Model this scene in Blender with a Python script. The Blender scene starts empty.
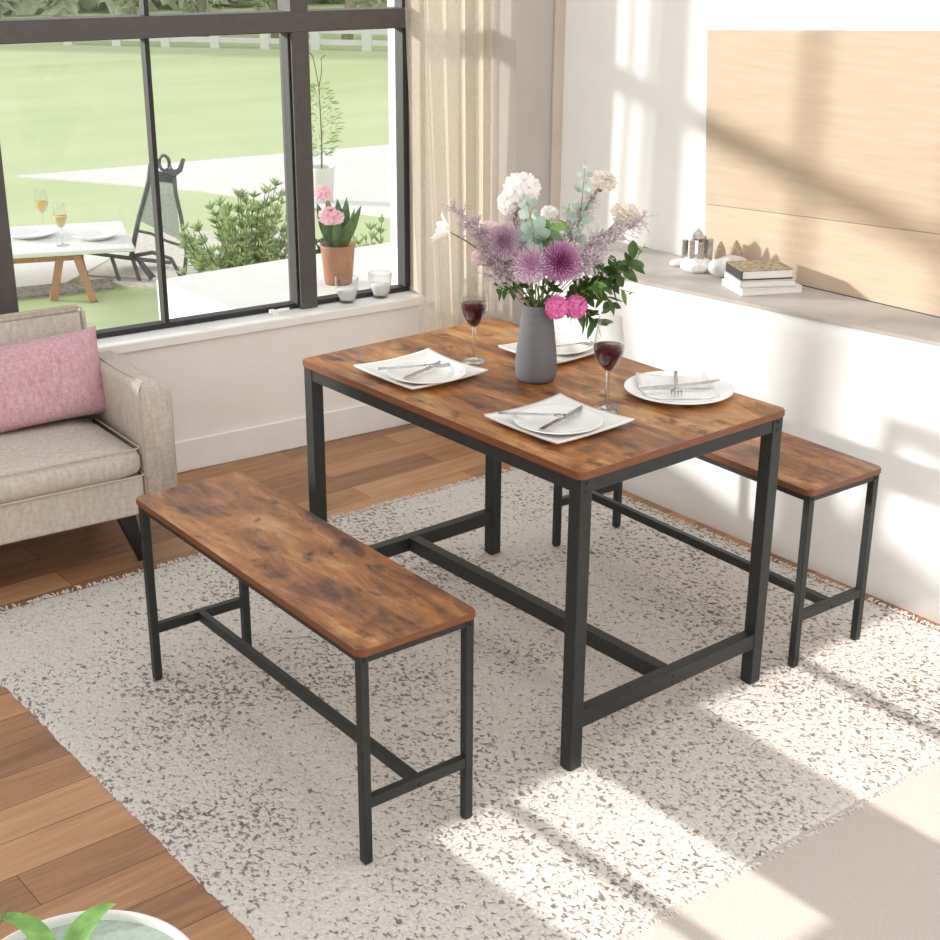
import bpy, bmesh, math, random
from mathutils import Vector, Matrix, noise
random.seed(7)
PI = math.pi
sc = bpy.context.scene
COL = sc.collection

# ------------------------------------------------------------------ materials
def lin(h):
    h = h.lstrip('#')
    v = [int(h[i:i+2], 16)/255 for i in (0, 2, 4)]
    return tuple(x/12.92 if x <= .04045 else ((x+.055)/1.055)**2.4 for x in v) + (1,)

class NT:
    def __init__(s, name):
        s.m = bpy.data.materials.new(name); s.m.use_nodes = True
        s.t = s.m.node_tree; s.t.nodes.clear()
        s.out = s.n('ShaderNodeOutputMaterial')
    def n(s, typ, **k):
        nd = s.t.nodes.new(typ)
        for a, b in k.items():
            if a.startswith('_'): setattr(nd, a[1:], b)
            else:
                nd.inputs[a.replace('__', ' ')].default_value = b
        return nd
    def l(s, a, ao, b, bi): s.t.links.new(a.outputs[ao], b.inputs[bi])
    def coord(s, scale=(1, 1, 1), rot=(0, 0, 0), loc=(0, 0, 0)):
        c = s.n('ShaderNodeTexCoord'); m = s.n('ShaderNodeMapping')
        m.inputs['Scale'].default_value = scale; m.inputs['Rotation'].default_value = rot
        m.inputs['Location'].default_value = loc
        s.l(c, 'Object', m, 'Vector'); return m
    def ramp(s, src, so, stops):
        r = s.n('ShaderNodeValToRGB'); e = r.color_ramp.elements
        while len(e) < len(stops): e.new(.5)
        for q, (p, c) in zip(e, stops): q.position = p; q.color = c
        s.l(src, so, r, 'Fac'); return r

def mat(name, c1, c2=None, scale=30, rough=.5, metal=0, bump=0, stretch=(1, 1, 1), detail=3, spec=.5, sheen=0, trans=0, coat=0):
    k = NT(name)
    b = k.n('ShaderNodeBsdfPrincipled', Roughness=rough, Metallic=metal)
    b.inputs['Specular IOR Level'].default_value = spec
    if sheen: b.inputs['Sheen Weight'].default_value = sheen
    if coat: b.inputs['Coat Weight'].default_value = coat; b.inputs['Coat Roughness'].default_value = .15
    mp = k.coord(stretch)
    nz = k.n('ShaderNodeTexNoise', Scale=scale, Detail=detail)
    k.l(mp, 'Vector', nz, 'Vector')
    r = k.ramp(nz, 'Fac', [(.3, lin(c1)), (.7, lin(c2 or c1))])
    k.l(r, 'Color', b, 'Base Color')
    if bump:
        bp = k.n('ShaderNodeBump', Strength=bump, Distance=.003)
        k.l(nz, 'Fac', bp, 'Height'); k.l(bp, 'Normal', b, 'Normal')
    if trans:
        tl = k.n('ShaderNodeBsdfTranslucent'); k.l(r, 'Color', tl, 'Color')
        mx = k.n('ShaderNodeMixShader', Fac=trans)
        k.l(b, 'BSDF', mx, 1); k.l(tl, 'BSDF', mx, 2); k.l(mx, 'Shader', k.out, 'Surface')
    else:
        k.l(b, 'BSDF', k.out, 'Surface')
    return k.m

def glass(name, tint=(1, 1, 1, 1), edge=.5, lo=.04, power=.5):
    k = NT(name)
    lw = k.n('ShaderNodeLayerWeight', Blend=power)
    t = k.n('ShaderNodeBsdfTransparent', Color=tint)
    g = k.n('ShaderNodeBsdfGlossy', Roughness=.02)
    mr = k.n('ShaderNodeMapRange')
    mr.inputs['To Min'].default_value = lo; mr.inputs['To Max'].default_value = edge
    pw = k.n('ShaderNodeMath', _operation='POWER'); pw.inputs[1].default_value = 2.2
    k.l(lw, 'Facing', pw, 0); k.l(pw, 'Value', mr, 'Value')
    mx = k.n('ShaderNodeMixShader')
    k.l(mr, 'Result', mx, 'Fac'); k.l(t, 'BSDF', mx, 1); k.l(g, 'BSDF', mx, 2)
    k.l(mx, 'Shader', k.out, 'Surface'); return k.m

def mesh_fabric():
    k = NT('grey_mesh_sling')
    mp = k.coord((90, 90, 90)); n = k.n('ShaderNodeTexNoise', Scale=1, Detail=1); k.l(mp, 'Vector', n, 'Vector')
    r = k.ramp(n, 'Fac', [(.3, lin('#a9adae')), (.7, lin('#c1c4c4'))])
    d = k.n('ShaderNodeBsdfDiffuse'); k.l(r, 'Color', d, 'Color'); t = k.n('ShaderNodeBsdfTransparent')
    mx = k.n('ShaderNodeMixShader', Fac=.42); k.l(d, 'BSDF', mx, 1); k.l(t, 'BSDF', mx, 2); k.l(mx, 'Shader', k.out, 'Surface'); return k.m

def solid_glass():
    k = NT('clear_solid_glass')
    g = k.n('ShaderNodeBsdfGlass', Roughness=.0, IOR=1.46, Color=(.97, .98, .98, 1))
    t = k.n('ShaderNodeBsdfTransparent', Color=(.95, .95, .95, 1))
    mx = k.n('ShaderNodeMixShader', Fac=.3); k.l(g, 'BSDF', mx, 1); k.l(t, 'BSDF', mx, 2)
    k.l(mx, 'Shader', k.out, 'Surface'); return k.m

def rustic_wood():
    k = NT('rustic_brown_wood')
    b = k.n('ShaderNodeBsdfPrincipled', Roughness=.34)
    b.inputs['Specular IOR Level'].default_value = .45
    # grain runs along local y
    m1 = k.coord((9, 1.6, 9)); n1 = k.n('ShaderNodeTexNoise', Scale=3.2, Detail=8, Roughness=.68, Distortion=.6)
    k.l(m1, 'Vector', n1, 'Vector')
    m2 = k.coord((2.2, 1.1, 2), loc=(3, 5, 1)); n2 = k.n('ShaderNodeTexNoise', Scale=3.4, Detail=5, Roughness=.6, Distortion=.8)
    k.l(m2, 'Vector', n2, 'Vector')
    m3 = k.coord((60, 3, 60)); n3 = k.n('ShaderNodeTexNoise', Scale=6, Detail=4)
    k.l(m3, 'Vector', n3, 'Vector')
    r1 = k.ramp(n1, 'Fac', [(.30, lin('#3d2417')), (.43, lin('#7c4d2c')), (.54, lin('#aa6c38')), (.66, lin('#d0a06a'))])
    r2 = k.ramp(n2, 'Fac', [(.38, lin('#3f281c')), (.46, lin('#855735')), (.55, lin('#b5763f')), (.66, lin('#d2ab7a'))])
    mx = k.n('ShaderNodeMix', _data_type='RGBA'); mx.inputs[0].default_value = .5
    k.t.links.new(r1.outputs['Color'], mx.inputs[6]); k.t.links.new(r2.outputs['Color'], mx.inputs[7])
    # dark knots
    m4 = k.coord((3.0, 1.9, 3), loc=(.7, .3, 0)); v = k.n('ShaderNodeTexNoise', Scale=6.5, Detail=3, Roughness=.55, Distortion=.3)
    k.l(m4, 'Vector', v, 'Vector')
    rk = k.ramp(v, 'Fac', [(.30, (.15, .13, .13, 1)), (.43, (1, 1, 1, 1))])
    mk = k.n('ShaderNodeMix', _data_type='RGBA', _blend_type='MULTIPLY'); mk.inputs[0].default_value = .8
    k.t.links.new(mx.outputs[2], mk.inputs[6]); k.t.links.new(rk.outputs['Color'], mk.inputs[7])
    rg = k.ramp(n3, 'Fac', [(.3, (.72, .70, .68, 1)), (.6, (1, 1, 1, 1))])
    mg = k.n('ShaderNodeMix', _data_type='RGBA', _blend_type='MULTIPLY'); mg.inputs[0].default_value = .55
    k.t.links.new(mk.outputs[2], mg.inputs[6]); k.t.links.new(rg.outputs['Color'], mg.inputs[7])
    k.t.links.new(mg.outputs[2], b.inputs['Base Color'])
    rr = k.n('ShaderNodeMapRange'); rr.inputs['To Min'].default_value = .30; rr.inputs['To Max'].default_value = .48
    k.l(n2, 'Fac', rr, 'Value'); k.l(rr, 'Result', b, 'Roughness')
    bp = k.n('ShaderNodeBump', Strength=.08, Distance=.002); k.l(n3, 'Fac', bp, 'Height'); k.l(bp, 'Normal', b, 'Normal')
    k.l(b, 'BSDF', k.out, 'Surface'); return k.m

def plank_floor():
    k = NT('walnut_plank_floor')
    b = k.n('ShaderNodeBsdfPrincipled', Roughness=.42)
    mp = k.coord((1, 1, 1), loc=(.042, .021, 0))
    br = k.n('ShaderNodeTexBrick', Scale=1.0)
    br.offset = .37; br.inputs['Brick Width'].default_value = 1.1; br.inputs['Row Height'].default_value = .122
    br.inputs['Mortar Size'].default_value = .0013; br.inputs['Bias'].default_value = 0
    br.inputs['Color1'].default_value = (0, 0, 0, 1); br.inputs['Color2'].default_value = (1, 1, 1, 1)
    br.inputs['Mortar'].default_value = (.5, .5, .5, 1)
    k.l(mp, 'Vector', br, 'Vector')
    m2 = k.coord((1.2, 14, 1)); n = k.n('ShaderNodeTexNoise', Scale=4, Detail=7, Roughness=.62, Distortion=.5); k.l(m2, 'Vector', n, 'Vector')
    ad = k.n('ShaderNodeMix', _data_type='RGBA'); ad.inputs[0].default_value = .33
    k.t.links.new(n.outputs['Color'], ad.inputs[6]); k.t.links.new(br.outputs['Color'], ad.inputs[7])
    bw = k.n('ShaderNodeRGBToBW'); k.t.links.new(ad.outputs[2], bw.inputs[0])
    r = k.ramp(bw, 'Val', [(.24, lin('#77543b')), (.42, lin('#9d7250')), (.58, lin('#b6885f')), (.80, lin('#cba27a'))])
    mm = k.n('ShaderNodeMix', _data_type='RGBA'); mm.inputs[7].default_value = lin('#5f4029')
    k.t.links.new(br.outputs['Fac'], mm.inputs[0]); k.t.links.new(r.outputs['Color'], mm.inputs[6])
    k.t.links.new(mm.outputs[2], b.inputs['Base Color'])
    bp = k.n('ShaderNodeBump', Strength=.1, Distance=.002); k.l(n, 'Fac', bp, 'Height'); k.l(bp, 'Normal', b, 'Normal')
    k.l(b, 'BSDF', k.out, 'Surface'); return k.m

def rug_mat():
    k = NT('shag_rug_pile')
    b = k.n('ShaderNodeBsdfPrincipled', Roughness=.95); b.inputs['Specular IOR Level'].default_value = .05
    mp = k.coord((1, .74, 1), rot=(0, 0, .6))
    n1 = k.n('ShaderNodeTexNoise', Scale=88, Detail=1.2, Roughness=.45, Distortion=.8); k.l(mp, 'Vector', n1, 'Vector')
    m2 = k.coord((1, 1, 1), loc=(2, .4, 0)); n2 = k.n('ShaderNodeTexNoise', Scale=1.9, Detail=3, Roughness=.6, Distortion=.5); k.l(m2, 'Vector', n2, 'Vector')
    # dark yarn and painted shade between loops vary in density over the rug
    mr = k.n('ShaderNodeMapRange'); mr.inputs['From Min'].default_value = .32; mr.inputs['From Max'].default_value = .68
    mr.inputs['To Min'].default_value = -.115; mr.inputs['To Max'].default_value = .055
    k.l(n2, 'Fac', mr, 'Value')
    a = k.n('ShaderNodeMath', _operation='ADD'); k.l(n1, 'Fac', a, 0); k.l(mr, 'Result', a, 1)
    r = k.ramp(a, 'Value', [(.535, lin('#dcd3ca')), (.615, lin('#9f958d')), (.72, lin('#7d746e'))])
    n3 = k.n('ShaderNodeTexNoise', Scale=140, Detail=2); k.l(mp, 'Vector', n3, 'Vector')
    r3 = k.ramp(n3, 'Fac', [(.3, (.82, .82, .82, 1)), (.6, (1, 1, 1, 1))])
    mg = k.n('ShaderNodeMix', _data_type='RGBA', _blend_type='MULTIPLY'); mg.inputs[0].default_value = 1
    k.t.links.new(r.outputs['Color'], mg.inputs[6]); k.t.links.new(r3.outputs['Color'], mg.inputs[7])
    k.t.links.new(mg.outputs[2], b.inputs['Base Color'])
    iv = k.n('ShaderNodeMath', _operation='MULTIPLY'); iv.inputs[1].default_value = -1.0; k.l(a, 'Value', iv, 0)
    bp = k.n('ShaderNodeBump', Strength=.55, Distance=.012); k.l(iv, 'Value', bp, 'Height'); k.l(bp, 'Normal', b, 'Normal')
    k.l(b, 'BSDF', k.out, 'Surface'); return k.m

def weave(name, c1, c2, sc_=260, rough=.9):
    k = NT(name)
    b = k.n('ShaderNodeBsdfPrincipled', Roughness=rough); b.inputs['Specular IOR Level'].default_value = .1
    m1 = k.coord((sc_, sc_*.2, sc_)); n1 = k.n('ShaderNodeTexNoise', Scale=1, Detail=2); k.l(m1, 'Vector', n1, 'Vector')
    m2 = k.coord((sc_*.2, sc_, sc_*.2)); n2 = k.n('ShaderNodeTexNoise', Scale=1, Detail=2); k.l(m2, 'Vector', n2, 'Vector')
    m3 = k.coord((sc_*.25, sc_*.25, sc_*.06)); n3 = k.n('ShaderNodeTexNoise', Scale=1, Detail=2); k.l(m3, 'Vector', n3, 'Vector')
    a = k.n('ShaderNodeMath', _operation='ADD'); k.l(n1, 'Fac', a, 0); k.l(n2, 'Fac', a, 1)
    a2 = k.n('ShaderNodeMath', _operation='ADD'); k.l(a, 'Value', a2, 0); k.l(n3, 'Fac', a2, 1)
    d = k.n('ShaderNodeMath', _operation='MULTIPLY'); d.inputs[1].default_value = 1/3; k.l(a2, 'Value', d, 0)
    r = k.ramp(d, 'Value', [(.38, lin(c1)), (.62, lin(c2))]); k.l(r, 'Color', b, 'Base Color')
    bp = k.n('ShaderNodeBump', Strength=.25, Distance=.002); k.l(d, 'Value', bp, 'Height'); k.l(bp, 'Normal', b, 'Normal')
    k.l(b, 'BSDF', k.out, 'Surface'); return k.m

def curtain_mat():
    k = NT('sheer_linen')
    mp = k.coord((300, 300, 60)); n = k.n('ShaderNodeTexNoise', Scale=1, Detail=2); k.l(mp, 'Vector', n, 'Vector')
    r = k.ramp(n, 'Fac', [(.3, lin('#f3e6d1')), (.7, lin('#fcf5e9'))])
    d = k.n('ShaderNodeBsdfDiffuse'); t = k.n('ShaderNodeBsdfTranslucent'); k.l(r, 'Color', d, 'Color'); k.l(r, 'Color', t, 'Color')
    mx = k.n('ShaderNodeMixShader', Fac=.66); k.l(d, 'BSDF', mx, 1); k.l(t, 'BSDF', mx, 2)
    tr = k.n('ShaderNodeBsdfTransparent'); m2 = k.n('ShaderNodeMixShader', Fac=.56)
    k.l(mx, 'Shader', m2, 1); k.l(tr, 'BSDF', m2, 2); k.l(m2, 'Shader', k.out, 'Surface'); return k.m

def gradient_petal(name, inner, outer, rad):
    # darker heart, paler petal tips: the flower's own colouring, by distance from its centre
    k = NT(name)
    b = k.n('ShaderNodeBsdfPrincipled', Roughness=.6); b.inputs['Specular IOR Level'].default_value = .2
    c = k.n('ShaderNodeTexCoord'); l = k.n('ShaderNodeVectorMath', _operation='LENGTH'); k.l(c, 'Object', l, 0)
    d = k.n('ShaderNodeMath', _operation='DIVIDE'); d.inputs[1].default_value = rad; k.l(l, 'Value', d, 0)
    r = k.ramp(d, 'Value', [(.45, lin(inner)), (1.0, lin(outer))]); k.l(r, 'Color', b, 'Base Color')
    k.l(b, 'BSDF', k.out, 'Surface'); return k.m

M = dict(
    wood=rustic_wood(), floor=plank_floor(), rug=rug_mat(), curtain=curtain_mat(),
    edge=mat('brown_edge_band', '#693b20', '#82502c', 6, .45, stretch=(4, 1, 40), detail=5),
    metal=mat('black_powder_metal', '#242625', '#2c2e2d', 60, .45, .0, .03, spec=.4),
    bolt=mat('black_bolt', '#1b1b1b', '#242424', 80, .35, .5),
    wall=mat('white_wall_paint', '#f4f2ee', '#f7f5f2', 8, .85, spec=.2, bump=.02),
    wallw=mat('warm_white_wall_paint', '#efe9e2', '#f2ede7', 8, .85, spec=.2),
    stone=mat('grey_stone_ledge', '#b5aca4', '#c6bfb8', 9, .6, detail=6),
    column=mat('greige_paint', '#b9b1a9', '#beb6ae', 6, .85, spec=.15),
    trim=mat('taupe_trim', '#c5b7a8', '#ccc0b2', 6, .8, spec=.15),
    sill=mat('white_sill', '#efece7', '#f4f1ec', 12, .5, spec=.4),
    frame=mat('dark_window_frame', '#4b4644', '#524d4a', 40, .45),
    framed=mat('black_window_gasket', '#1f1e1e', '#262525', 40, .5),
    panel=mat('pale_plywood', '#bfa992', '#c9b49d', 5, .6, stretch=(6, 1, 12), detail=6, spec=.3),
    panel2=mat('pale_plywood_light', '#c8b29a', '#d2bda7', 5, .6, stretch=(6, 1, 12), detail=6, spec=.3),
    sofa=weave('beige_sofa_weave', '#b9ac9d', '#d3c9bd', 330),
    piping=mat('sofa_piping', '#bdb0a0', '#c9bdae', 200, .9, spec=.1),
    pink=weave('pink_cushion_weave', '#bd8f98', '#d9b6bc', 480),
    legblack=mat('black_sofa_leg', '#151515', '#1e1d1c', 40, .4),
    vase=mat('grey_ribbed_ceramic', '#6b6a6c', '#757476', 1, .75, stretch=(1, 1, 160), bump=.25, spec=.25),
    china=mat('white_china', '#f3f1ea', '#f6f4ee', 20, .18, spec=.5),
    chinab=mat('bright_white_china', '#f4f4f3', '#f8f8f7', 20, .18, spec=.5),
    napkin=weave('white_napkin_linen', '#ece9e4', '#fbfaf8', 420),
    steel=mat('polished_cutlery_steel', '#b9b9bb', '#d0d0d2', 60, .16, 1),
    wine=mat('red_wine', '#420617', '#4e091b', 10, .1, spec=.12),
    winelite=mat('white_wine', '#e6c27c', '#ecd096', 10, .1),
    glass=glass('clear_drinking_glass', (.985, .985, .985, 1), .75, .012, .45),
    crystal=solid_glass(),
    pane=glass('window_pane_glass', (.985, .99, .985, 1), .20, .015, .25),
    stem=mat('green_stem', '#6c7a3c', '#85904f', 60, .6),
    stemb=mat('woody_stem', '#6d5a4c', '#7e6a5a', 60, .7),
    heatherstem=mat('mauve_twig', '#a58b93', '#b9a2a9', 90, .7),
    leaf=mat('dark_green_leaf', '#3c5a2c', '#58793c', 40, .45, trans=.2),
    leafl=mat('fresh_green_leaf', '#6c9c4c', '#97c26d', 40, .45, trans=.3),
    euca=mat('eucalyptus_leaf', '#a3bbaf', '#c4d6cc', 40, .6, trans=.2),
    heather=mat('dusty_lilac_blossom', '#b79fab', '#e0d0d8', 300, .7),
    heatherw=mat('pale_lilac_blossom', '#cbb8c3', '#f4eef2', 300, .7),
    carn=mat('white_petal', '#fbf5f1', '#fffcfa', 120, .6, trans=.4),
    carnp=mat('blush_petal', '#f6dbdf', '#fdeeee', 120, .6, trans=.4),
    carnb=mat('cream_petal', '#ebdfd0', '#f6ede2', 120, .6, trans=.35),
    magenta=mat('magenta_petal', '#d9539f', '#f492cb', 120, .6, trans=.2),
    cactus=mat('pink_flower_petal', '#f4b9cb', '#fcdde6', 90, .6, trans=.25),
    mum1=gradient_petal('pale_mauve_petal', '#c898b8', '#f2e4ee', .055),
    mum2=gradient_petal('violet_petal', '#852e6b', '#d6a5c8', .055),
    mum3=gradient_petal('dusty_violet_petal', '#a88399', '#dac6d3', .05),
    potwood=mat('wooden_pot', '#86593d', '#a37555', 14, .6, stretch=(14, 14, 1)),
    jarwhite=mat('white_pebbles', '#d8d6d0', '#f2f0ec', 260, .8, bump=.5),
    silver=mat('silver_crystal', '#b8b4b2', '#d8d5d3', 60, .15, .85),
    crystalw=mat('white_crystal_rock', '#e6e2df', '#fbfaf9', 160, .5, bump=.6),
    shell=mat('brown_shell', '#9a8570', '#b8a58f', 130, .6, bump=.3),
    shellw=mat('grey_white_shell', '#c9c7c4', '#e8e6e3', 60, .5),
    paper=mat('book_pages', '#e6e3dd', '#f3f1ed', 300, .85, stretch=(1, 1, 8)),
    coverw=mat('white_book_cover', '#e2dfdb', '#eae8e4', 30, .5),
    coverg=mat('grey_book_cover', '#c2beba', '#cbc8c4', 30, .5),
    coverd=mat('black_book_cover', '#2e2b29', '#3a3735', 30, .5),
    coverm=mat('marbled_book_cover', '#5d5142', '#c2b291', 75, .55, detail=4),
    carpet=mat('beige_loop_carpet', '#b7aca1', '#d3c9bf', 420, .95, bump=.5, spec=.05),
    lawn=mat('mown_lawn', '#bfca9b', '#ccd5ac', 1.0, .95, stretch=(.12, .9, 1), detail=5, spec=.02),
    paving=mat('pale_concrete_paving', '#e4e1dc', '#eae7e2', 2, .9, spec=.05),
    gravel=mat('grey_gravel', '#7d7a74', '#b5b1aa', 45, .95, spec=.05),
    pebble=mat('light_pebbles', '#cbc3b6', '#e4ded3', 40, .95, spec=.05),
    white=mat('white_outdoor_paint', '#e3e2df', '#e9e8e5', 6, .7),
    oak=mat('oak_leg', '#a6785a', '#b98c6c', 12, .6, stretch=(8, 8, 1)),
    chair=mat('charcoal_chair_metal', '#5a5d5f', '#65686a', 40, .5),
    sling=mesh_fabric(),
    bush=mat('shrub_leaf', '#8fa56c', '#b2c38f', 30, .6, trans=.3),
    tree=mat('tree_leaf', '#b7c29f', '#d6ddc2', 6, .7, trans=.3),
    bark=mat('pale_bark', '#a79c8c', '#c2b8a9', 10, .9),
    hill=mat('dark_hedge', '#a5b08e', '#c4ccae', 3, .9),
    planter=mat('celadon_glaze', '#a3b0a6', '#b2bdb3', 20, .3),
    planterw=mat('pale_rim_glaze', '#d9d8d2', '#e4e3de', 20, .3),
    soil=mat('pale_water_pebbles', '#9fae9f', '#b2beb0', 90, .6),
)

# ------------------------------------------------------------------ mesh helpers
def link(name, bm, m, parent=None, smooth=False, loc=None, rotz=0, mods=None):
    bmesh.ops.recalc_face_normals(bm, faces=bm.faces)
    me = bpy.data.meshes.new(name); bm.to_mesh(me); bm.free()
    if smooth:
        for p in me.polygons: p.use_smooth = True
    for mm in (m if isinstance(m, (list, tuple)) else [m]): me.materials.append(mm)
    o = bpy.data.objects.new(name, me); COL.objects.link(o)
    if parent: o.parent = parent
    if loc is not None: o.location = loc
    o.rotation_euler = (0, 0, rotz)
    return o

def part(name, bm, m, parent, smooth=False, **k): return link(name, bm, m, parent, smooth, **k)
def tag(o, label, cat, group=None, kind=None):
    o['label'] = label; o['category'] = cat
    if group: o['group'] = group
    if kind: o['kind'] = kind
    return o
def thing(name, label, cat, loc=(0, 0, 0), rotz=0, group=None):
    o = bpy.data.objects.new(name, None); COL.objects.link(o)
    o.location = loc; o.rotation_euler = (0, 0, rotz); o.empty_display_size = .05
    return tag(o, label, cat, group)
def struct(name, bm, m, smooth=False, parent=None, **k):
    o = link(name, bm, m, parent, smooth, **k)
    if parent is None: o['kind'] = 'structure'
    return o

def B(): return bmesh.new()
def box(bm, lo, hi, bevel=0, seg=2, mat_i=0):
    t = bmesh.new()
    bmesh.ops.create_cube(t, size=1)
    for v in t.verts:
        v.co = Vector([lo[i] + (v.co[i]+.5)*(hi[i]-lo[i]) for i in range(3)])
    if bevel: bmesh.ops.bevel(t, geom=t.edges[:], offset=bevel, segments=seg, affect='EDGES', profile=.6)
    for f in t.faces: f.material_index = mat_i
    merge(bm, t); return bm
def merge(bm, t, mtx=None):
    if mtx is not None: bmesh.ops.transform(t, matrix=mtx, verts=t.verts)
    me = bpy.data.meshes.new('tmp'); t.to_mesh(me); t.free(); bm.from_mesh(me); bpy.data.meshes.remove(me)
def prism(bm, pts, z0, z1):
    a = [bm.verts.new((x, y, z0)) for x, y in pts]; b = [bm.verts.new((x, y, z1)) for x, y in pts]
    n = len(pts); bm.faces.new(a[::-1]); bm.faces.new(b)
    for i in range(n): bm.faces.new((a[i], a[(i+1) % n], b[(i+1) % n], b[i]))
    return bm
def hexa(bm, bot, top):
    a = [bm.verts.new(p) for p in bot]; b = [bm.verts.new(p) for p in top]
    bm.faces.new(a[::-1]); bm.faces.new(b)
    n = len(a)
    for i in range(n): bm.faces.new((a[i], a[(i+1) % n], b[(i+1) % n], b[i]))
    return bm
def lathe(bm, prof, seg=40, c=(0, 0, 0), closed=False, mat_i=0):
    rings = []
    for r, z in prof:
        if r < 1e-5: rings.append([bm.verts.new((c[0], c[1], c[2]+z))])
        else: rings.append([bm.verts.new((c[0]+r*math.cos(2*PI*i/seg), c[1]+r*math.sin(2*PI*i/seg), c[2]+z)) for i in range(seg)])
    for A, C in zip(rings, rings[1:]):
        for i in range(seg):
            j = (i+1) % seg
            if len(A) == 1 and len(C) == 1: continue
            if len(A) == 1: f = bm.faces.new((A[0], C[i], C[j]))
            elif len(C) == 1: f = bm.faces.new((A[i], C[0], A[j]))
            else: f = bm.faces.new((A[i], C[i], C[j], A[j]))
            f.material_index = mat_i
    return bm
def tube(bm, pts, r, seg=6, r1=None, caps=True):
    pts = [Vector(p) for p in pts]; n = len(pts); r1 = r if r1 is None else r1
    rings = []; up = Vector((0, 0, 1))
    for i, p in enumerate(pts):
        d = (pts[min(i+1, n-1)]-pts[max(i-1, 0)])
        if d.length < 1e-9: d = Vector((0, 0, 1))
        d.normalize()
        a = d.cross(up if abs(d.z) < .95 else Vector((1, 0, 0))).normalized(); b = d.cross(a)
        rr = r+(r1-r)*i/max(n-1, 1)
        rings.append([bm.verts.new(p+a*rr*math.cos(2*PI*j/seg)+b*rr*math.sin(2*PI*j/seg)) for j in range(seg)])
    for A, C in zip(rings, rings[1:]):
        for j in range(seg): bm.faces.new((A[j], A[(j+1) % seg], C[(j+1) % seg], C[j]))
    if caps: bm.faces.new(rings[0][::-1]); bm.faces.new(rings[-1])
    return bm
def beam(bm, a, b, w, h, up=(0, 0, 1), bevel=.0015):
    a = Vector(a); b = Vector(b); d = (b-a); L = d.length; d.normalize()
    s = d.cross(Vector(up)).normalized(); u = s.cross(d)
    t = bmesh.new(); box(t, (-w/2, 0, -h/2), (w/2, L, h/2), bevel, 1)
    mtx = Matrix((s, d, u)).transposed().to_4x4(); mtx.translation = a
    merge(bm, t, mtx); return bm
def bez(p0, p1, p2, n=8):
    p0, p1, p2 = Vector(p0), Vector(p1), Vector(p2)
    return [p0*(1-t)**2+p1*2*t*(1-t)+p2*t*t for t in [i/n for i in range(n+1)]]
def basis(d, roll=0):
    d = Vector(d).normalized()
    a = d.cross(Vector((0, 0, 1)) if abs(d.z) < .95 else Vector((1, 0, 0))).normalized(); b = d.cross(a)
    ca, sa = math.cos(roll), math.sin(roll)
    return d, a*ca+b*sa, b*ca-a*sa
def leaf(bm, p, d, L, w, roll=0, droop=.15, fold=.15, n=4):
    """a leaf blade with a folded midrib"""
    d, a, b = basis(d, roll)
    rows = []
    for i in range(n+1):
        t = i/n
        ww = w*math.sin(PI*min(1, .06+t*.94))**.8*(1-.25*t) if t < 1 else 0
        c = Vector(p)+d*L*t - b*0 + Vector((0, 0, -droop*L*t*t))
        rows.append([bm.verts.new(c-a*ww/2+b*fold*ww), bm.verts.new(c), bm.verts.new(c+a*ww/2+b*fold*ww)])
    for A, C in zip(rows, rows[1:]):
        for j in (0, 1): bm.faces.new((A[j], A[j+1], C[j+1], C[j]))
    return bm
def copy_tree(o, parent=None):
    c = o.copy(); COL.objects.link(c)
    if parent: c.parent = parent
    for ch in list(o.children): copy_tree(ch, c)
    return c
def scatter_leaves(bm, n, fn, L, w):
    for _ in range(n):
        p, d = fn(); leaf(bm, p, d, L*random.uniform(.7, 1.2), w*random.uniform(.8, 1.2), random.uniform(0, 6.28), n=2)

# ------------------------------------------------------------------ camera
YAW, PITCH, ROLL, F = .8775, .3695, .0065, 1421.2
cam = bpy.data.cameras.new('camera'); camo = bpy.data.objects.new('camera', cam); COL.objects.link(camo)
cam.sensor_width = 36; cam.lens = F/940*36; cam.clip_end = 200
f = Vector((math.cos(YAW)*math.cos(PITCH), math.sin(YAW)*math.cos(PITCH), -math.sin(PITCH)))
r = Vector((math.sin(YAW), -math.cos(YAW), 0)); u = r.cross(f)
rr = r*math.cos(ROLL)+u*math.sin(ROLL); uu = -r*math.sin(ROLL)+u*math.cos(ROLL)
mtx = Matrix((rr, uu, -f)).transposed().to_4x4(); mtx.translation = Vector((-1.9879, -2.0214, 1.8515))
camo.matrix_world = mtx; sc.camera = camo
RT = r.copy(); FW = Vector((math.cos(YAW), math.sin(YAW), 0))      # ground-plane right / away directions

# ------------------------------------------------------------------ room shell
FZ = -.012
WO = Vector((.237, 2.323, 0)); TH = math.radians(-5.46)
WU = Vector((math.cos(TH), math.sin(TH), 0)); WN = Vector((-math.sin(TH), math.cos(TH), 0))
def wbox(bm, s0, s1, n0, n1, z0, z1, bevel=0):      # box in the window wall's own axes (object rotated by TH at WO)
    return box(bm, (s0, n0, z0), (s1, n1, z1), bevel, 1)
wl = dict(loc=WO, rotz=TH)

struct('floor', box(B(), (-4.2, -3.8, FZ-.05), (1.9, 2.75, FZ)), M['floor'])
b = B(); wbox(b, -3.6, 1.50, 0, .26, FZ, .47); struct('wall_window_lower', b, M['wallw'], **wl)
b = B(); wbox(b, 1.078, 1.50, 0, .26, .47, 2.6); struct('wall_window_right', b, M['wallw'], **wl)
b = B(); wbox(b, -3.6, -1.75, 0, .26, .47, 2.6); struct('wall_window_left', b, M['wallw'], **wl)
b = B(); wbox(b, -1.75, 1.06, 0, .26, 2.3, 2.6); struct('wall_window_top', b, M['wallw'], **wl)
b = B(); wbox(b, -3.6, 1.48, -.012, 0, FZ, .105, .003); struct('baseboard_window', b, M['sill'], **wl)
b = B(); wbox(b, -1.75, 1.12, -.016, .15, .462, .497, .004); struct('trim_1', b, M['sill'], **wl)   # window sill

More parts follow.
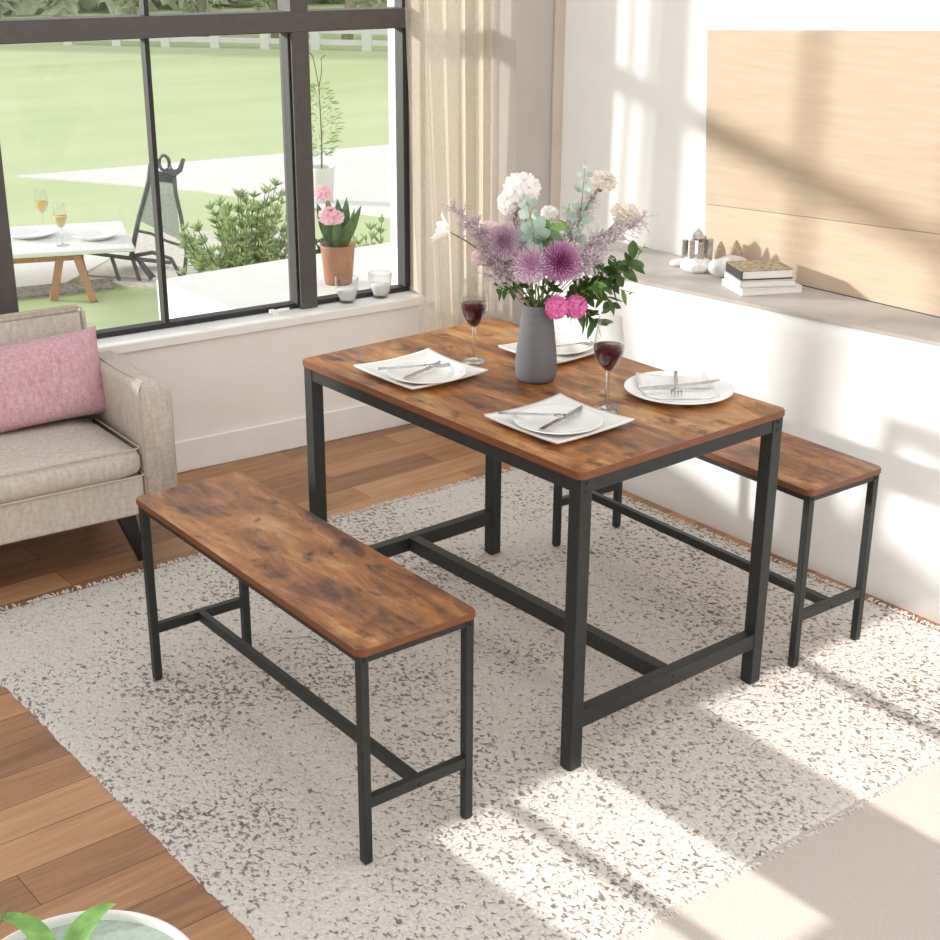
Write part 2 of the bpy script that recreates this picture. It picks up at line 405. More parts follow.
# window: one frame thing with panes
win = bpy.data.objects.new('window_1', None); COL.objects.link(win); win.location = WO; win.rotation_euler = (0, 0, TH)
win['kind'] = 'structure'
def wp(name, m, *boxes):
    b = B()
    for q in boxes: wbox(b, *q, .003)
    return part(name, b, m, win)
wp('mullion', M['frame'], (.570, .638, .06, .16, .497, 2.3))
wp('mullion', M['frame'], (-.56, -.47, .06, .16, .497, 2.3))
wp('glazing_bar', M['framed'], (.044, .060, .085, .13, .51, 1.483))
wp('glazing_bar', M['framed'], (.050, .066, .085, .13, 1.55, 2.25))
wp('transom_rail', M['frame'], (-1.75, 1.055, .055, .165, 1.483, 1.552))
wp('bottom_rail', M['framed'], (-1.75, 1.06, .088, .14, .497, .516))
wp('top_rail', M['framed'], (-1.75, 1.045, .075, .15, 2.25, 2.3))
wp('side_jamb', M['framed'], (1.034, 1.058, .08, .14, .516, 2.25))
wp('side_jamb', M['trim'], (1.058, 1.078, .0, .16, .497, 2.3))
wp('gasket', M['framed'], (.562, .570, .075, .13, .51, 1.483), (.638, .643, .09, .13, .51, 1.483))
for i, (s0, s1) in enumerate(((-1.75, -.56), (-.47, .050), (.054, .565), (.640, 1.05))):
    for z0, z1 in ((.512, 1.485), (1.55, 2.26)):
        wp('pane', M['pane'], (s0, s1, .105, .111, z0, z1))
la = B(); box(la, (-.014, -.012, 0), (.014, .012, .007), .002); tube(la, [(0, 0, .01), (.018, -.012, .016), (.05, -.02, .018)], .006, 8); box(la, (-.02, -.008, .004), (0, .008, .02), .004)
tag(link('window_latch', la, M['sill'], loc=WO+WU*.455+WN*.055+Vector((0, 0, .497)), rotz=TH), 'small white window latch lying on the sill below the large pane', 'latch')

# right wall: recessed upper wall, low projecting wall with a stone ledge, corner column
WX = 1.68
struct('wall_right', box(B(), (WX, -3.4, FZ), (WX+.2, 2.5, 2.6)), M['wall'])
def topx(y): return 1.295+(1.102-y)*.1281
def botx(y): return 1.384+(y-1.176)*.0223
b = B(); NY, NZ = 60, 14; gr = []
for i in range(NY+1):
    y = 1.6-2.2*i/NY
    gr.append([b.verts.new((botx(y)+(topx(y)+.004-botx(y))*j/NZ, y, FZ+(.76-FZ)*j/NZ)) for j in range(NZ+1)])
for A, C in zip(gr, gr[1:]):
    for j in range(NZ): f_ = b.faces.new((A[j], C[j], C[j+1], A[j+1])); f_.smooth = True
bk0 = [b.verts.new((WX, 1.6, z)) for z in (FZ, .76)]; bk1 = [b.verts.new((WX, -.6, z)) for z in (FZ, .76)]
b.faces.new(gr[0]+[bk0[1], bk0[0]]); b.faces.new(gr[-1]+[bk1[1], bk1[0]])
b.faces.new([q[NZ] for q in gr]+[bk1[1], bk0[1]])
struct('wall_right_lower', b, M['wall'])
struct('wall_right_near', hexa(B(), [(botx(-.6), -.6, FZ), (botx(-.6), -3.4, FZ), (WX, -3.4, FZ), (WX, -.6, FZ)], [(topx(-.6)+.004, -.6, .76), (topx(-.6)+.004, -3.4, .76), (WX, -3.4, .76), (WX, -.6, .76)]), M['wall'])
b = B(); prism(b, [(topx(1.6), 1.61), (topx(-.6), -.6), (topx(-.6), -3.4), (WX, -3.4), (WX, 1.61)], .76, .77)
bmesh.ops.bevel(b, geom=[e for e in b.edges if abs(e.verts[0].co.z-.77) < 1e-4 and abs(e.verts[1].co.z-.77) < 1e-4], offset=.004, segments=2, affect='EDGES')
struct('trim_2', b, M['stone'])                       # stone ledge
struct('wall_corner_column', box(B(), (1.46, 1.885, FZ), (WX, 2.3, 2.6), .004), M['column'])
struct('trim_3', box(B(), (1.632, 1.873, .72), (WX, 1.885, 2.6), .003), M['trim'])

# plywood panel fixed above the ledge
pn = thing('wall_panel', 'pale plywood panel fixed on the white wall above the stone ledge', 'wall panel', (WX-.018, 0, 0))
def board(z_l, z_lt, z_r, z_rt, yl0, yl1):
    def zz(zl, zr, y): return zl+(zr-zl)*(1.16-y)/(1.16-.30)
    bm = B(); ye = -.9
    hexa(bm, [(0, yl0, z_l), (0, ye, zz(z_l, z_r, ye)), (.018, ye, zz(z_l, z_r, ye)), (.018, yl0, z_l)],
         [(0, yl1, z_lt), (0, ye, zz(z_lt, z_rt, ye)), (.018, ye, zz(z_lt, z_rt, ye)), (.018, yl1, z_lt)])
    return bm
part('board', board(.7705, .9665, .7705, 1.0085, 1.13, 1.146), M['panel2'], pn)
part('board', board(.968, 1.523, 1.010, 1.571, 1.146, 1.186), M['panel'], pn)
part('edge_strip', (lambda b: box(b, (-.003, -.9, .7702), (0, 1.125, .7722)))(B()), M['coverd'], pn)

# unseen wall behind the camera, openings added to shape the rug's light patches
b = B(); RY = -3.4
def rw(x0, x1, z0, z1): box(b, (x0, RY-.12, z0), (x1, RY, z1))
OPEN = [(-.314, .035), (.35, 1.05)]; Z0, Z1 = 1.84, 2.30
rw(-4.2, OPEN[0][0], FZ, 3.5); rw(OPEN[0][1], OPEN[1][0], FZ, 3.5); rw(OPEN[1][1], 1.9, FZ, 3.5)
for x0, x1 in OPEN: rw(x0, x1, FZ, Z0); rw(x0, x1, Z1, 3.5)
struct('wall_rear', b, M['wall'])
for i, (x0, x1) in enumerate(OPEN):
    bm = B(); w = (x1-x0); xm = x0+w*(.45 if i == 0 else .42)
    box(bm, (xm-.02, RY-.08, Z0), (xm+.02, RY-.04, Z1)); box(bm, (x0, RY-.08, Z0), (x1, RY-.04, Z0+.03)); box(bm, (x0, RY-.08, Z1-.03), (x1, RY-.04, Z1))
    struct('window_%d' % (i+2), bm, M['frame'])  # unseen window frames added to split the rug's light patches

# curtain
cb = B(); nx, nz = 120, 14
grid = []
for i in range(nx+1):
    t = i/nx; s = .36*t
    row = []
    for j in range(nz+1):
        z = .0+2.45*j/nz
        a = .022*math.sin(t*2*PI*4.6+.5)+.010*math.sin(t*2*PI*10+z*.7)+.003*math.sin(z*3+t*9)
        s2 = .36-(.36-s)*(1-.16*max(0, 1.5-z)/1.1); s2 = s2; row.append(cb.verts.new((s2+.012*math.sin(t*2*PI*4.6+1.9)*.6, a, z)))
    grid.append(row)
for A, C in zip(grid, grid[1:]):
    for j in range(nz): cb.faces.new((A[j], C[j], C[j+1], A[j+1]))
ct = thing('curtain', 'sheer cream linen curtain hanging in folds right of the window', 'curtain', (1.098, 2.05, 0), TH)
part('fabric', cb, M['curtain'], ct, smooth=True)
part('rod', tube(B(), [(-.1, 0, 2.46), (.42, 0, 2.46)], .012, 12), M['frame'], ct)

# ------------------------------------------------------------------ rugs
def rug():
    bm = B(); nx, ny = 230, 220
    c00, c10, c11, c01 = Vector((-.865, -.46)), Vector((1.312, -.515)), Vector((1.322, 1.572)), Vector((-.845, 1.655))
    g = []
    for i in range(nx+1):
        row = []
        for j in range(ny+1):
            s, t = i/nx, j/ny
            p = c00*(1-s)*(1-t)+c10*s*(1-t)+c11*s*t+c01*(1-s)*t
            ed = min(s, 1-s, t, 1-t)
            wob = .007*noise.noise(Vector((p.x*14, p.y*14, 3)))+.004*noise.noise(Vector((p.x*50, p.y*50, 1)))
            if ed < .004: p = p+Vector((wob, wob))
            z = .0022*noise.noise(Vector((p.x*70, p.y*70, 0)))+.001*noise.noise(Vector((p.x*150, p.y*150, 5)))-.0015
            if ed < 1e-6: z = FZ+.001
            elif ed < .006: z -= .003
            row.append(bm.verts.new((p.x, p.y, z)))
        g.append(row)
    for A, C in zip(g, g[1:]):
        for j in range(ny): bm.faces.new((A[j], C[j], C[j+1], A[j+1]))
    return bm
rg = thing('shag_rug', 'cream shag rug flecked with dark grey under the dining set', 'rug', (0, 0, 0))
part('pile', rug(), M['rug'], rg, smooth=True)
ft = B()
def tuft(x, y, d):
    a = random.uniform(-.7, .7)+math.atan2(d[1], d[0]); L = random.uniform(.008, .022)
    p = Vector((x, y, random.uniform(-.009, -.003))); q = p+Vector((math.cos(a)*L, math.sin(a)*L, random.uniform(-.003, .004)))
    tube(ft, [p, (p+q)/2+Vector((0, 0, .003)), q], .0026, 4, .0012)
for _ in range(520):
    t = random.random(); tuft(-.855+2.19*t, 1.652-.083*t, (0, 1))
    if random.random() < .8: t = random.random(); tuft(1.312+.005*t, -.5+2.06*t, (1, 0))
    if random.random() < .8: t = random.random(); tuft(-.86+2.19*t, -.462-.053*t, (0, -1))
fo = part('fringe_yarn', ft, mat('cream_yarn', '#d8cfc6', '#e4dcd4', 50, .95, spec=.05), rg); fo['kind'] = 'stuff'
cp = B(); box(cp, (-.35, -3.0, FZ), (1.33, -.42, FZ+.007), .003); tag(link('loop_carpet', cp, M['carpet']), 'plain beige loop carpet lying past the front edge of the shag rug', 'carpet')

# ------------------------------------------------------------------ table and benches
def rounded_rect(w, l, r, n=5):
    pts = []
    for cx, cy, a0 in ((w-r, r, -PI/2), (w-r, l-r, 0), (r, l-r, PI/2), (r, r, PI)):
        for i in range(n+1):
            a = a0+PI/2*i/n; pts.append((cx+r*math.cos(a), cy+r*math.sin(a)))
    return pts
def slab(w, l, z0, z1, r, bev=.0025):
    bm = prism(B(), rounded_rect(w, l, r), z0, z1)
    es = [e for e in bm.edges if abs(e.verts[0].co.z-e.verts[1].co.z) < 1e-6]
    bmesh.ops.bevel(bm, geom=es, offset=bev, segments=2, affect='EDGES')
    bm.normal_update()
    for f_ in bm.faces:
        if abs(f_.normal.z) < .5: f_.material_index = 1
    return bm
def frame_set(t, W, L, H, top, leg, ap, st_z, st_h, bolts):
    z1 = H-top; i = .006; legs = []
    part('tabletop' if bolts > 1 else 'seat_top', slab(W, L, z1, H, .014), [M['wood'], M['edge']], t)
    for x, y in ((i, i), (W-i-leg, i), (W-i-leg, L-i-leg), (i, L-i-leg)):
        lg = part('leg', box(B(), (x, y, 0), (x+leg, y+leg, z1), .002), M['metal'], t)
        part('foot_pad', box(B(), (x+.003, y+.003, -.003), (x+leg-.003, y+leg-.003, .001)), M['bolt'], lg)
        legs.append(lg)
    for y in (i, L-i-leg): part('apron', box(B(), (i+leg, y+.002, z1-ap), (W-i-leg, y+leg-.002, z1), .002), M['metal'], t)
    for x in (i, W-i-leg): part('apron', box(B(), (x+.002, i+leg, z1-ap), (x+leg-.002, L-i-leg, z1), .002), M['metal'], t)
    sw = leg*.9
    for y in (L-i-leg, i): sr = part('stretcher', box(B(), (i+leg, y+(leg-sw)/2, st_z), (W-i-leg, y+(leg+sw)/2, st_z+st_h), .002), M['metal'], t)
    part('stretcher', box(B(), (W/2-sw/2, i+leg, st_z), (W/2+sw/2, L-i-leg, st_z+st_h), .002), M['metal'], t)
    def bolt(x, y, z, d, par):
        bm = B(); lathe(bm, [(0, .003), (.0035, .0025), (.005, 0)], 10)
        if d == 'y': bmesh.ops.rotate(bm, verts=bm.verts, cent=(0, 0, 0), matrix=Matrix.Rotation(PI/2, 3, 'X'))
        else: bmesh.ops.rotate(bm, verts=bm.verts, cent=(0, 0, 0), matrix=Matrix.Rotation(-PI/2, 3, 'Y'))
        bmesh.ops.translate(bm, verts=bm.verts, vec=(x, y, z)); part('bolt', bm, M['bolt'], par, smooth=True)
    for x, lg in ((i+leg/2, legs[0]), (W-i-leg/2, legs[1])):
        for k in range(bolts): bolt(x, i, z1-.012-.02*k, 'y', lg)
    for k in range(bolts): bolt(W/2, i+.002, st_z+st_h*.3+k*.016, 'y', sr)
tb = thing('dining_table', 'rustic brown wood dining table with black metal frame and H stretcher', 'table', (0, 0, .0015), 0)
frame_set(tb, .6915, 1.086, .7485, .018, .036, .036, .104, .042, 2)
b1 = thing('bench', 'rustic brown wood bench in front of the table near the sofa', 'bench', (-.5752, .0162, .0015), -.0306, 'dining benches')
frame_set(b1, .298, 1.0047, .5085, .016, .0205, .019, .132, .026, 1)
b2 = thing('bench', 'rustic brown wood bench behind the table along the white wall', 'bench', (.8008, -.0127, .0015), -.043, 'dining benches')
frame_set(b2, .290, 1.0047, .5085, .016, .0205, .019, .132, .026, 1)

# ------------------------------------------------------------------ sofa
sf = thing('sofa', 'beige woven fabric sofa with slanted black legs below the window', 'sofa', (-.228, 1.649, FZ), TH)
dz = -FZ
SL = -1.75
def rbox(lo, hi, bev, seg=4): return box(B(), lo, hi, bev, seg)
part('base', rbox((SL+.1, .0, .17+dz), (.02, .60, .292+dz), .014), M['sofa'], sf, True)
def cushion(lo, hi, crown=.02, slope=0):
    bm = B(); n = 18; g = []
    box(bm, lo, hi, 0)
    bmesh.ops.subdivide_edges(bm, edges=bm.edges[:], cuts=n, use_grid_fill=True)
    c = [(lo[i]+hi[i])/2 for i in range(3)]; h = [(hi[i]-lo[i])/2 for i in range(3)]
    for v in bm.verts:
        q = [(v.co[i]-c[i])/h[i] for i in range(3)]
        rr_ = .045
        # round the edges
        for i in range(3):
            lim = 1-rr_/h[i]
        d = Vector((0, 0, 0)); core = Vector([max(-(h[i]-rr_), min(h[i]-rr_, q[i]*h[i])) for i in range(3)])
        p = Vector([q[i]*h[i] for i in range(3)]); d = p-core
        if d.length > 1e-6: p = core+d.normalized()*min(rr_, d.length if d.length < rr_ else rr_)
        p.z += crown*(1-q[0]**2)*(1-q[1]**2)*(1 if q[2] > 0 else 0)
        v.co = p+Vector(c)
        v.co.z += slope*(v.co.y-lo[1])
    return bm
part('seat_cushion', cushion((SL+.12, -.018, .290+dz), (.020, .46, .388+dz), .018, -.05), M['sofa'], sf, True)
pp = B()
tube(pp, [(SL+.14, -.018, .302+dz), (.004, -.018, .302+dz), (.017, -.006, .301+dz), (.018, .03, .300+dz), (.018, .3, .287+dz)], .0032, 6)
tube(pp, [(SL+.14, -.006, .384+dz), (.0, -.006, .384+dz), (.014, .004, .383+dz), (.014, .4, .365+dz)], .0028, 6)
part('piping', pp, M['piping'], sf, True)
# armrest: rounded profile lofted front to back
def arm(x0, x1, dx):
    bm = B(); secs = []
    for t in (0, .02, .25, .5, .75, .98, 1):
        y = -.006+.56*t; ins = .010 if t in (0, 1) else 0
        zt = .574-.045*t+dz-ins; a, c_ = x0+dx*t*.6+ins, x1+dx*t+ins*-1
        R1, R2 = .022, .052
        prof = [(a, .18+dz), (a, zt-R1)]
        for k in range(1, 6): an = PI-PI/2*k/5; prof.append((a+R1+R1*math.cos(an), zt-R1+R1*math.sin(an)))
        for k in range(0, 7): an = PI/2-PI/2*k/6; prof.append((c_-R2+R2*math.cos(an), zt-R2+R2*math.sin(an)))
        prof += [(c_, .18+dz)]
        secs.append([bm.verts.new((px, y, pz)) for px, pz in prof])
    n = len(secs[0])
    for A, C in zip(secs, secs[1:]):
        for j in range(n): bm.faces.new((A[j], A[(j+1) % n], C[(j+1) % n], C[j]))
    bm.faces.new(secs[0]); bm.faces.new(secs[-1][::-1])
    return bm
part('armrest', arm(.020, .126, .055), M['sofa'], sf, True)
part('armrest', arm(SL, SL+.11, -.03), M['sofa'], sf, True)
pp = B(); tube(pp, [(.022, -.004, .2+dz), (.022, -.004, .55+dz), (.030, -.002, .570+dz), (.05, .03, .573+dz), (.055, .25, .555+dz), (.075, .5, .535+dz)], .0026, 6)
part('piping', pp, M['piping'], sf, True)
bm = B()
hexa(bm, [(SL+.05, .46, .2+dz), (.06, .46, .2+dz), (.08, .62, .2+dz), (SL+.03, .62, .2+dz)],
     [(SL+.05, .54, .695+dz), (.072, .54, .695+dz), (.092, .65, .672+dz), (SL+.03, .65, .672+dz)])
bmesh.ops.bevel(bm, geom=bm.edges[:], offset=.022, segments=4, affect='EDGES')
part('backrest', bm, M['sofa'], sf, True)
pp = B(); tube(pp, [(SL+.08, .549, .690+dz), (.045, .549, .690+dz), (.062, .552, .681+dz), (.060, .535, .64+dz), (.056, .50, .5+dz)], .003, 6)
part('piping', pp, M['piping'], sf, True)
for x, y, ex, ey in ((-.035, .05, .055, .03), (-.035, .52, .055, -.02), (SL+.15, .05, -.06, .03), (SL+.15, .52, -.06, -.02)):
    bm = B(); hexa(bm, [(x+ex-.011, y+ey-.011, 0), (x+ex+.013, y+ey-.011, 0), (x+ex+.013, y+ey+.011, 0), (x+ex-.011, y+ey+.011, 0)],
                   [(x-.030, y-.022, .19), (x+.026, y-.022, .19), (x+.026, y+.022, .19), (x-.030, y+.022, .19)])
    part('leg', bm, M['legblack'], sf)
# pink cushion
bm = B(); n = 28; W_, H_ = .245, .138
fr, bk = [], []
for side, store in ((1, fr), (-1, bk)):
    for i in range(n+1):
        row = []
        for j in range(n+1):
            uq, vq = -1+2*i/n, -1+2*j/n
            px = W_*uq*(1-.05*(1-vq*vq)*abs(uq)**3); pz = H_*vq*(1-.07*(1-uq*uq)*abs(vq)**3)
            th = .062*((1-uq**4)*(1-vq**4))**.55
            row.append(bm.verts.new((px, -side*th+.003*noise.noise(Vector((px*12, pz*12, side))), pz)))
        store.append(row)
for store in (fr, bk):
    for A, C in zip(store, store[1:]):
        for j in range(n): bm.faces.new((A[j], C[j], C[j+1], A[j+1]))
bmesh.ops.remove_doubles(bm, verts=bm.verts, dist=1e-4)
pc = link('cushion', bm, M['pink'], smooth=True)
pc.location = Vector((-.228, 1.649, 0))+WU*(-.175)+WN*.40+Vector((0, 0, .508)); pc.rotation_euler = (math.radians(-16), math.radians(-2), TH)
tag(pc, 'pink woven rectangular cushion leaning on the beige sofa backrest', 'cushion')

# ------------------------------------------------------------------ tableware
TT = .7505
def sqplate(s):
    bm = B(); n = 28; g = []; g2 = []
    for i in range(n+1):
        r1, r2 = [], []
        for j in range(n+1):
            uq, vq = -1+2*i/n, -1+2*j/n
            pin = .045
            x = s/2*uq*(1-pin*(1-vq*vq)*abs(uq)**3); y = s/2*vq*(1-pin*(1-uq*uq)*abs(vq)**3)
            m_ = max(abs(uq), abs(vq)); rad = min(1.414, math.hypot(uq, vq))
            z = .004+.006*max(0, m_-.6)/.4+.007*max(0, (rad-.75)/.66)**1.6
            r1.append(bm.verts.new((x, y, z+.003))); r2.append(bm.verts.new((x*.985, y*.985, z-.0035)))
        g.append(r1); g2.append(r2)
    for G in (g, g2):
        for A, C in zip(G, G[1:]):
            for j in range(n): bm.faces.new((A[j], C[j], C[j+1], A[j+1]))
    def rim(L1, L2):
        for a in range(n): bm.faces.new((L1[a], L1[a+1], L2[a+1], L2[a]))
    rim(g[0], g2[0]); rim(g[n], g2[n]); rim([q[0] for q in g], [q[0] for q in g2]); rim([q[n] for q in g], [q[n] for q in g2])
    return bm
def rplate(R, h=.016):
    k = R
    return lathe(B(), [(0, .002), (k*.55, .002), (k*.62, 0), (k*.66, .002), (k*.9, h*.75), (k, h-.001), (k*1.0, h+.001), (k*.985, h+.0015), (k*.9, h*.75+.0035), (k*.68, .0065), (k*.6, .0055), (0, .0055)], 64)
def place(name, bm, m, loc, rz, label, cat, group=None, smooth=True, tilt=None):
    o = link(name, bm, m, None, smooth, loc=loc, rotz=rz)
    if tilt: o.rotation_euler = (tilt[0], tilt[1], rz)
    return tag(o, label, cat, group)
place('square_plate', sqplate(.25), M['china'], (.168, .775, TT), .0, 'square white plate with upturned corners at the table end near the sofa', 'plate', 'square dinner plates')
place('square_plate', sqplate(.25), M['china'], (.180, .264, TT), .02, 'square white plate with upturned corners nearest the front corner of the table', 'plate', 'square dinner plates')
place('square_plate', sqplate(.215), M['china'], (.572, .705, TT), .08, 'square white plate with upturned corners partly hidden behind the grey vase', 'plate', 'square dinner plates')
place('round_plate', rplate(.103), M['china'], (.150, .728, TT+.0075), 0, 'small round white plate on the square plate at the sofa end', 'plate', 'round side plates')
place('round_plate', rplate(.104), M['china'], (.158, .243, TT+.0075), 0, 'small round white plate on the square plate nearest the front corner', 'plate', 'round side plates')
place('round_plate', rplate(.090), M['china'], (.588, .695, TT+.0075), 0, 'small round white plate partly hidden behind the grey vase', 'plate', 'round side plates')
place('round_plate', rplate(.136, .017), M['chinab'], (.572, .247, TT), 0, 'large round white plate under a folded napkin at the right end of the table', 'plate')
# napkin folded in layers on the large plate
nb = B()
def sheet(pts, z, th, lift=0):
    n = 10; A = []; C = []
    for i in range(n+1):
        ra, rc = [], []
        for j in range(n+1):
            s, t = i/n, j/n
            p = Vector(pts[0])*(1-s)*(1-t)+Vector(pts[1])*s*(1-t)+Vector(pts[2])*s*t+Vector(pts[3])*(1-s)*t
            rd = math.hypot(p.x, p.y); zz = z+max(0, rd-.088)*.28+.0012*noise.noise(Vector((p.x*30, p.y*30, z*900)))+lift*t
            ra.append(nb.verts.new((p.x, p.y, zz+th))); rc.append(nb.verts.new((p.x, p.y, zz)))
        A.append(ra); C.append(rc)
    for G in (A, C):
        for a, c in zip(G, G[1:]):
            for j in range(n): nb.faces.new((a[j], c[j], c[j+1], a[j+1]))
    for a, c in ((A[0], C[0]), (A[n], C[n]), ([q[0] for q in A], [q[0] for q in C]), ([q[n] for q in A], [q[n] for q in C])):
        for j in range(n): nb.faces.new((a[j], a[j+1], c[j+1], c[j]))
def RF(x, y): v = RT*x+FW*y; return (v.x, v.y)
sheet([RF(-.088, -.068), RF(.094, -.060), RF(.086, .085), RF(-.098, .078)], .0065, .003)
sheet([RF(-.100, .0), RF(.090, .012), RF(.078, .088), RF(-.100, .078)], .0105, .004, .006)
place('napkin', nb, M['napkin'], (.572, .247, TT), 0, 'white folded napkin on the large round plate', 'napkin')

def fork():
    bm = B(); L = .19
    tube(bm, [(0, 0, .004), (.05, 0, .004), (.10, 0, .006), (.135, 0, .009)], .0042, 8, .0026)
    bmesh.ops.scale(bm, verts=bm.verts, vec=(1, 1, .6))
    hexa(bm, [(.130, -.003, .003), (.152, -.011, .002), (.152, .011, .002), (.130, .003, .003)], [(.130, -.003, .006), (.152, -.011, .004), (.152, .011, .004), (.130, .003, .006)])
    for k in range(4):
        y = -.0093+.0062*k; tube(bm, [(.150, y, .003), (.172, y, .001), (.19, y, .004)], .0014, 5, .0009)
    return bm
def knife():
    bm = B()
    hexa(bm, [(0, -.005, 0), (.09, -.004, 0), (.09, .004, 0), (0, .005, 0)], [(0, -.005, .005), (.09, -.004, .004), (.09, .004, .004), (0, .005, .005)])
    prism(bm, [(.088, -.003), (.10, -.008), (.17, -.008), (.195, -.001), (.20, .004), (.088, .004)], .001, .0028)
    return bm
FM = mat('fork_steel', '#b5b5b8', '#cfcfd2', 60, .22, 1)
def lay(kind, a, b2_, z, dzz, label, group):
    a = Vector(a); b2_ = Vector(b2_); d = b2_-a
    o = link(kind, fork() if kind == 'fork' else knife(), FM, None, kind == 'fork', loc=(a.x, a.y, z))
    s = d.length/.195; o.scale = (s, 1.3, 1.15)
    o.rotation_euler = (0, -math.atan2(dzz, d.length), math.atan2(d.y, d.x)); return tag(o, label, 'cutlery', group)
lay('knife', (.065, .705), (.225, .765), TT+.0225, .001, 'steel knife crossing under a fork on the plate at the sofa end', 'table knives')
lay('fork', (.050, .800), (.215, .705), TT+.029, .002, 'steel fork lying over a knife on the plate at the sofa end', 'table forks')
lay('knife', (.071, .206), (.261, .269), TT+.0225, .001, 'steel knife crossing under a fork on the plate nearest the front corner', 'table knives')
lay('fork', (.064, .345), (.190, .195), TT+.029, .002, 'steel fork lying over a knife on the plate nearest the front corner', 'table forks')
lay('knife', (.462, .278), (.662, .195), TT+.023, .004, 'steel knife laid across the napkin on the large round plate', 'table knives')
lay('fork', (.622, .305), (.498, .186), TT+.031, -.012, 'steel fork with tines pointing forward on the napkin', 'table forks')
lay('knife', (.530, .660), (.590, .770), TT+.0215, .002, 'steel knife pointing toward the back on the plate behind the vase', 'table knives')
lay('fork', (.540, .690), (.665, .640), TT+.0225, .001, 'steel fork on the plate behind the vase', 'table forks')

def wineglass(x, y, k, label, fill, m_w, gname, base=TT, R=1):
    t = thing('wine_glass', label, 'wine glass', (x, y, base), 0, gname)
    t.scale = (k*R, k*R, k)
    bowl = [(.004, .092), (.012, .098), (.026, .118), (.0345, .138), (.0365, .150), (.0345, .172), (.030, .196), (.0265, .222)]
    inn = [(r_-.0012, z_) for r_, z_ in bowl[::-1]]
    part('bowl', lathe(B(), bowl+[(.0258, .2225)]+inn[:-1]+[(0, .0955)], 40), M['glass'], t, True)
    part('stem', lathe(B(), [(.0052, .012), (.0044, .03), (.0044, .075), (.0052, .094)], 16), M['crystal'], t, True)
    part('foot', lathe(B(), [(0, .0), (.033, 0), (.0335, .0015), (.02, .004), (.008, .008), (.004, .014), (0, .016)], 40), M['crystal'], t, True)
    wi = [(0, .0965)]
    for (r_, z_), (r2, z2) in zip(bowl, bowl[1:]):
        if z_ < fill:
            if z_ > .094: wi.append((r_-.0014, z_))
            if z2 >= fill: q = (fill-z_)/(z2-z_); wi.append((r_+(r2-r_)*q-.0014, fill))
    wi.append((0, fill)); part('wine', lathe(B(), wi, 40), m_w, t, True)
    return t
wineglass(.352, .782, 1.0, 'glass of red wine left of the grey vase on the table', .158, M['wine'], 'red wine glasses')
wineglass(.345, .272, 1.03, 'glass of red wine right of the vase beside the front square plate', .156, M['wine'], 'red wine glasses')

# ------------------------------------------------------------------ vase and bouquet
VX, VY = .372, .557
vb = lathe(B(), [(0, .0), (.040, 0), (.0475, .004), (.052, .016), (.0535, .04), (.052, .07), (.046, .125), (.0395, .175), (.0365, .198), (.0355, .200), (.034, .198), (.036, .17), (.040, .12), (.042, .03), (0, .02)], 56)
place('vase', vb, M['vase'], (VX, VY, TT), 0, 'matte grey ribbed ceramic vase holding the flowers on the table', 'vase')
PX = 1/397.
MOUTH = Vector((VX, VY, TT+.197))
def bp(px, py, d=0):
    "bouquet position: offsets right/up of the vase mouth as in metres, d = metres further away"
    return MOUTH+RT*((px-536.5)*PX*(1+d*.25))+FW*d+Vector((0, 0, (306-py)*PX/.933*(1+d*.25)-d*.387))
def local(o, pts): return [Vector(p)-o for p in pts]
VW = (Vector((-1.988, -2.021, 1.85))-Vector((VX, VY, 1.0))).normalized()   # towards the room's front
def flower(name, label, cat, head, group=None, bend=.0, start=None, srad=.0022, sm='stem'):
    """an Empty at the bloom with a stem running down into the vase"""
    t = thing(name, label, cat, head, 0, group)
    st = start or (MOUTH+Vector((random.uniform(-.02, .02), random.uniform(-.02, .02), -.03)))
    mid = Vector((st.x*.55+head.x*.45, st.y*.55+head.y*.45, st.z+(head.z-st.z)*.62+bend))
    pts = bez(st, mid, head)
    part('stem', tube(B(), local(head, pts), srad, 6), M[sm], t, True)
    return t, pts
def mum(R, n=320, face=VW):
    bm = B(); d0, a0, b0 = basis(face)
    for i in range(n):
        z = 1-(i+.5)/n*1.75; ph = i*2.39996
        rr_ = math.sqrt(max(0, 1-z*z)); d = (d0*z+a0*rr_*math.cos(ph)+b0*rr_*math.sin(ph)).normalized()
        inner = R*.18; L = R*random.uniform(.86, 1.05)*(.72+.28*min(1, (1-z)*1.6))
        s = d.cross(d0); s = s.normalized() if s.length > .05 else a0
        curl = d0*R*.10*(1-z)
        w = R*.038
        ps = [d*inner, d*(inner+(L-inner)*.45)-curl*.2, d*(inner+(L-inner)*.8)+curl*.1, d*L+curl*.7]
        ww = [w*.5, w, w*1.15, w*.35]
        A = [(bm.verts.new(p-s*k_), bm.verts.new(p+s*k_)) for p, k_ in zip(ps, ww)]
        for q, e in zip(A, A[1:]): bm.faces.new((q[0], q[1], e[1], e[0]))
    t = bmesh.new(); bmesh.ops.create_icosphere(t, subdivisions=2, radius=R*.42); merge(bm, t)
    return bm
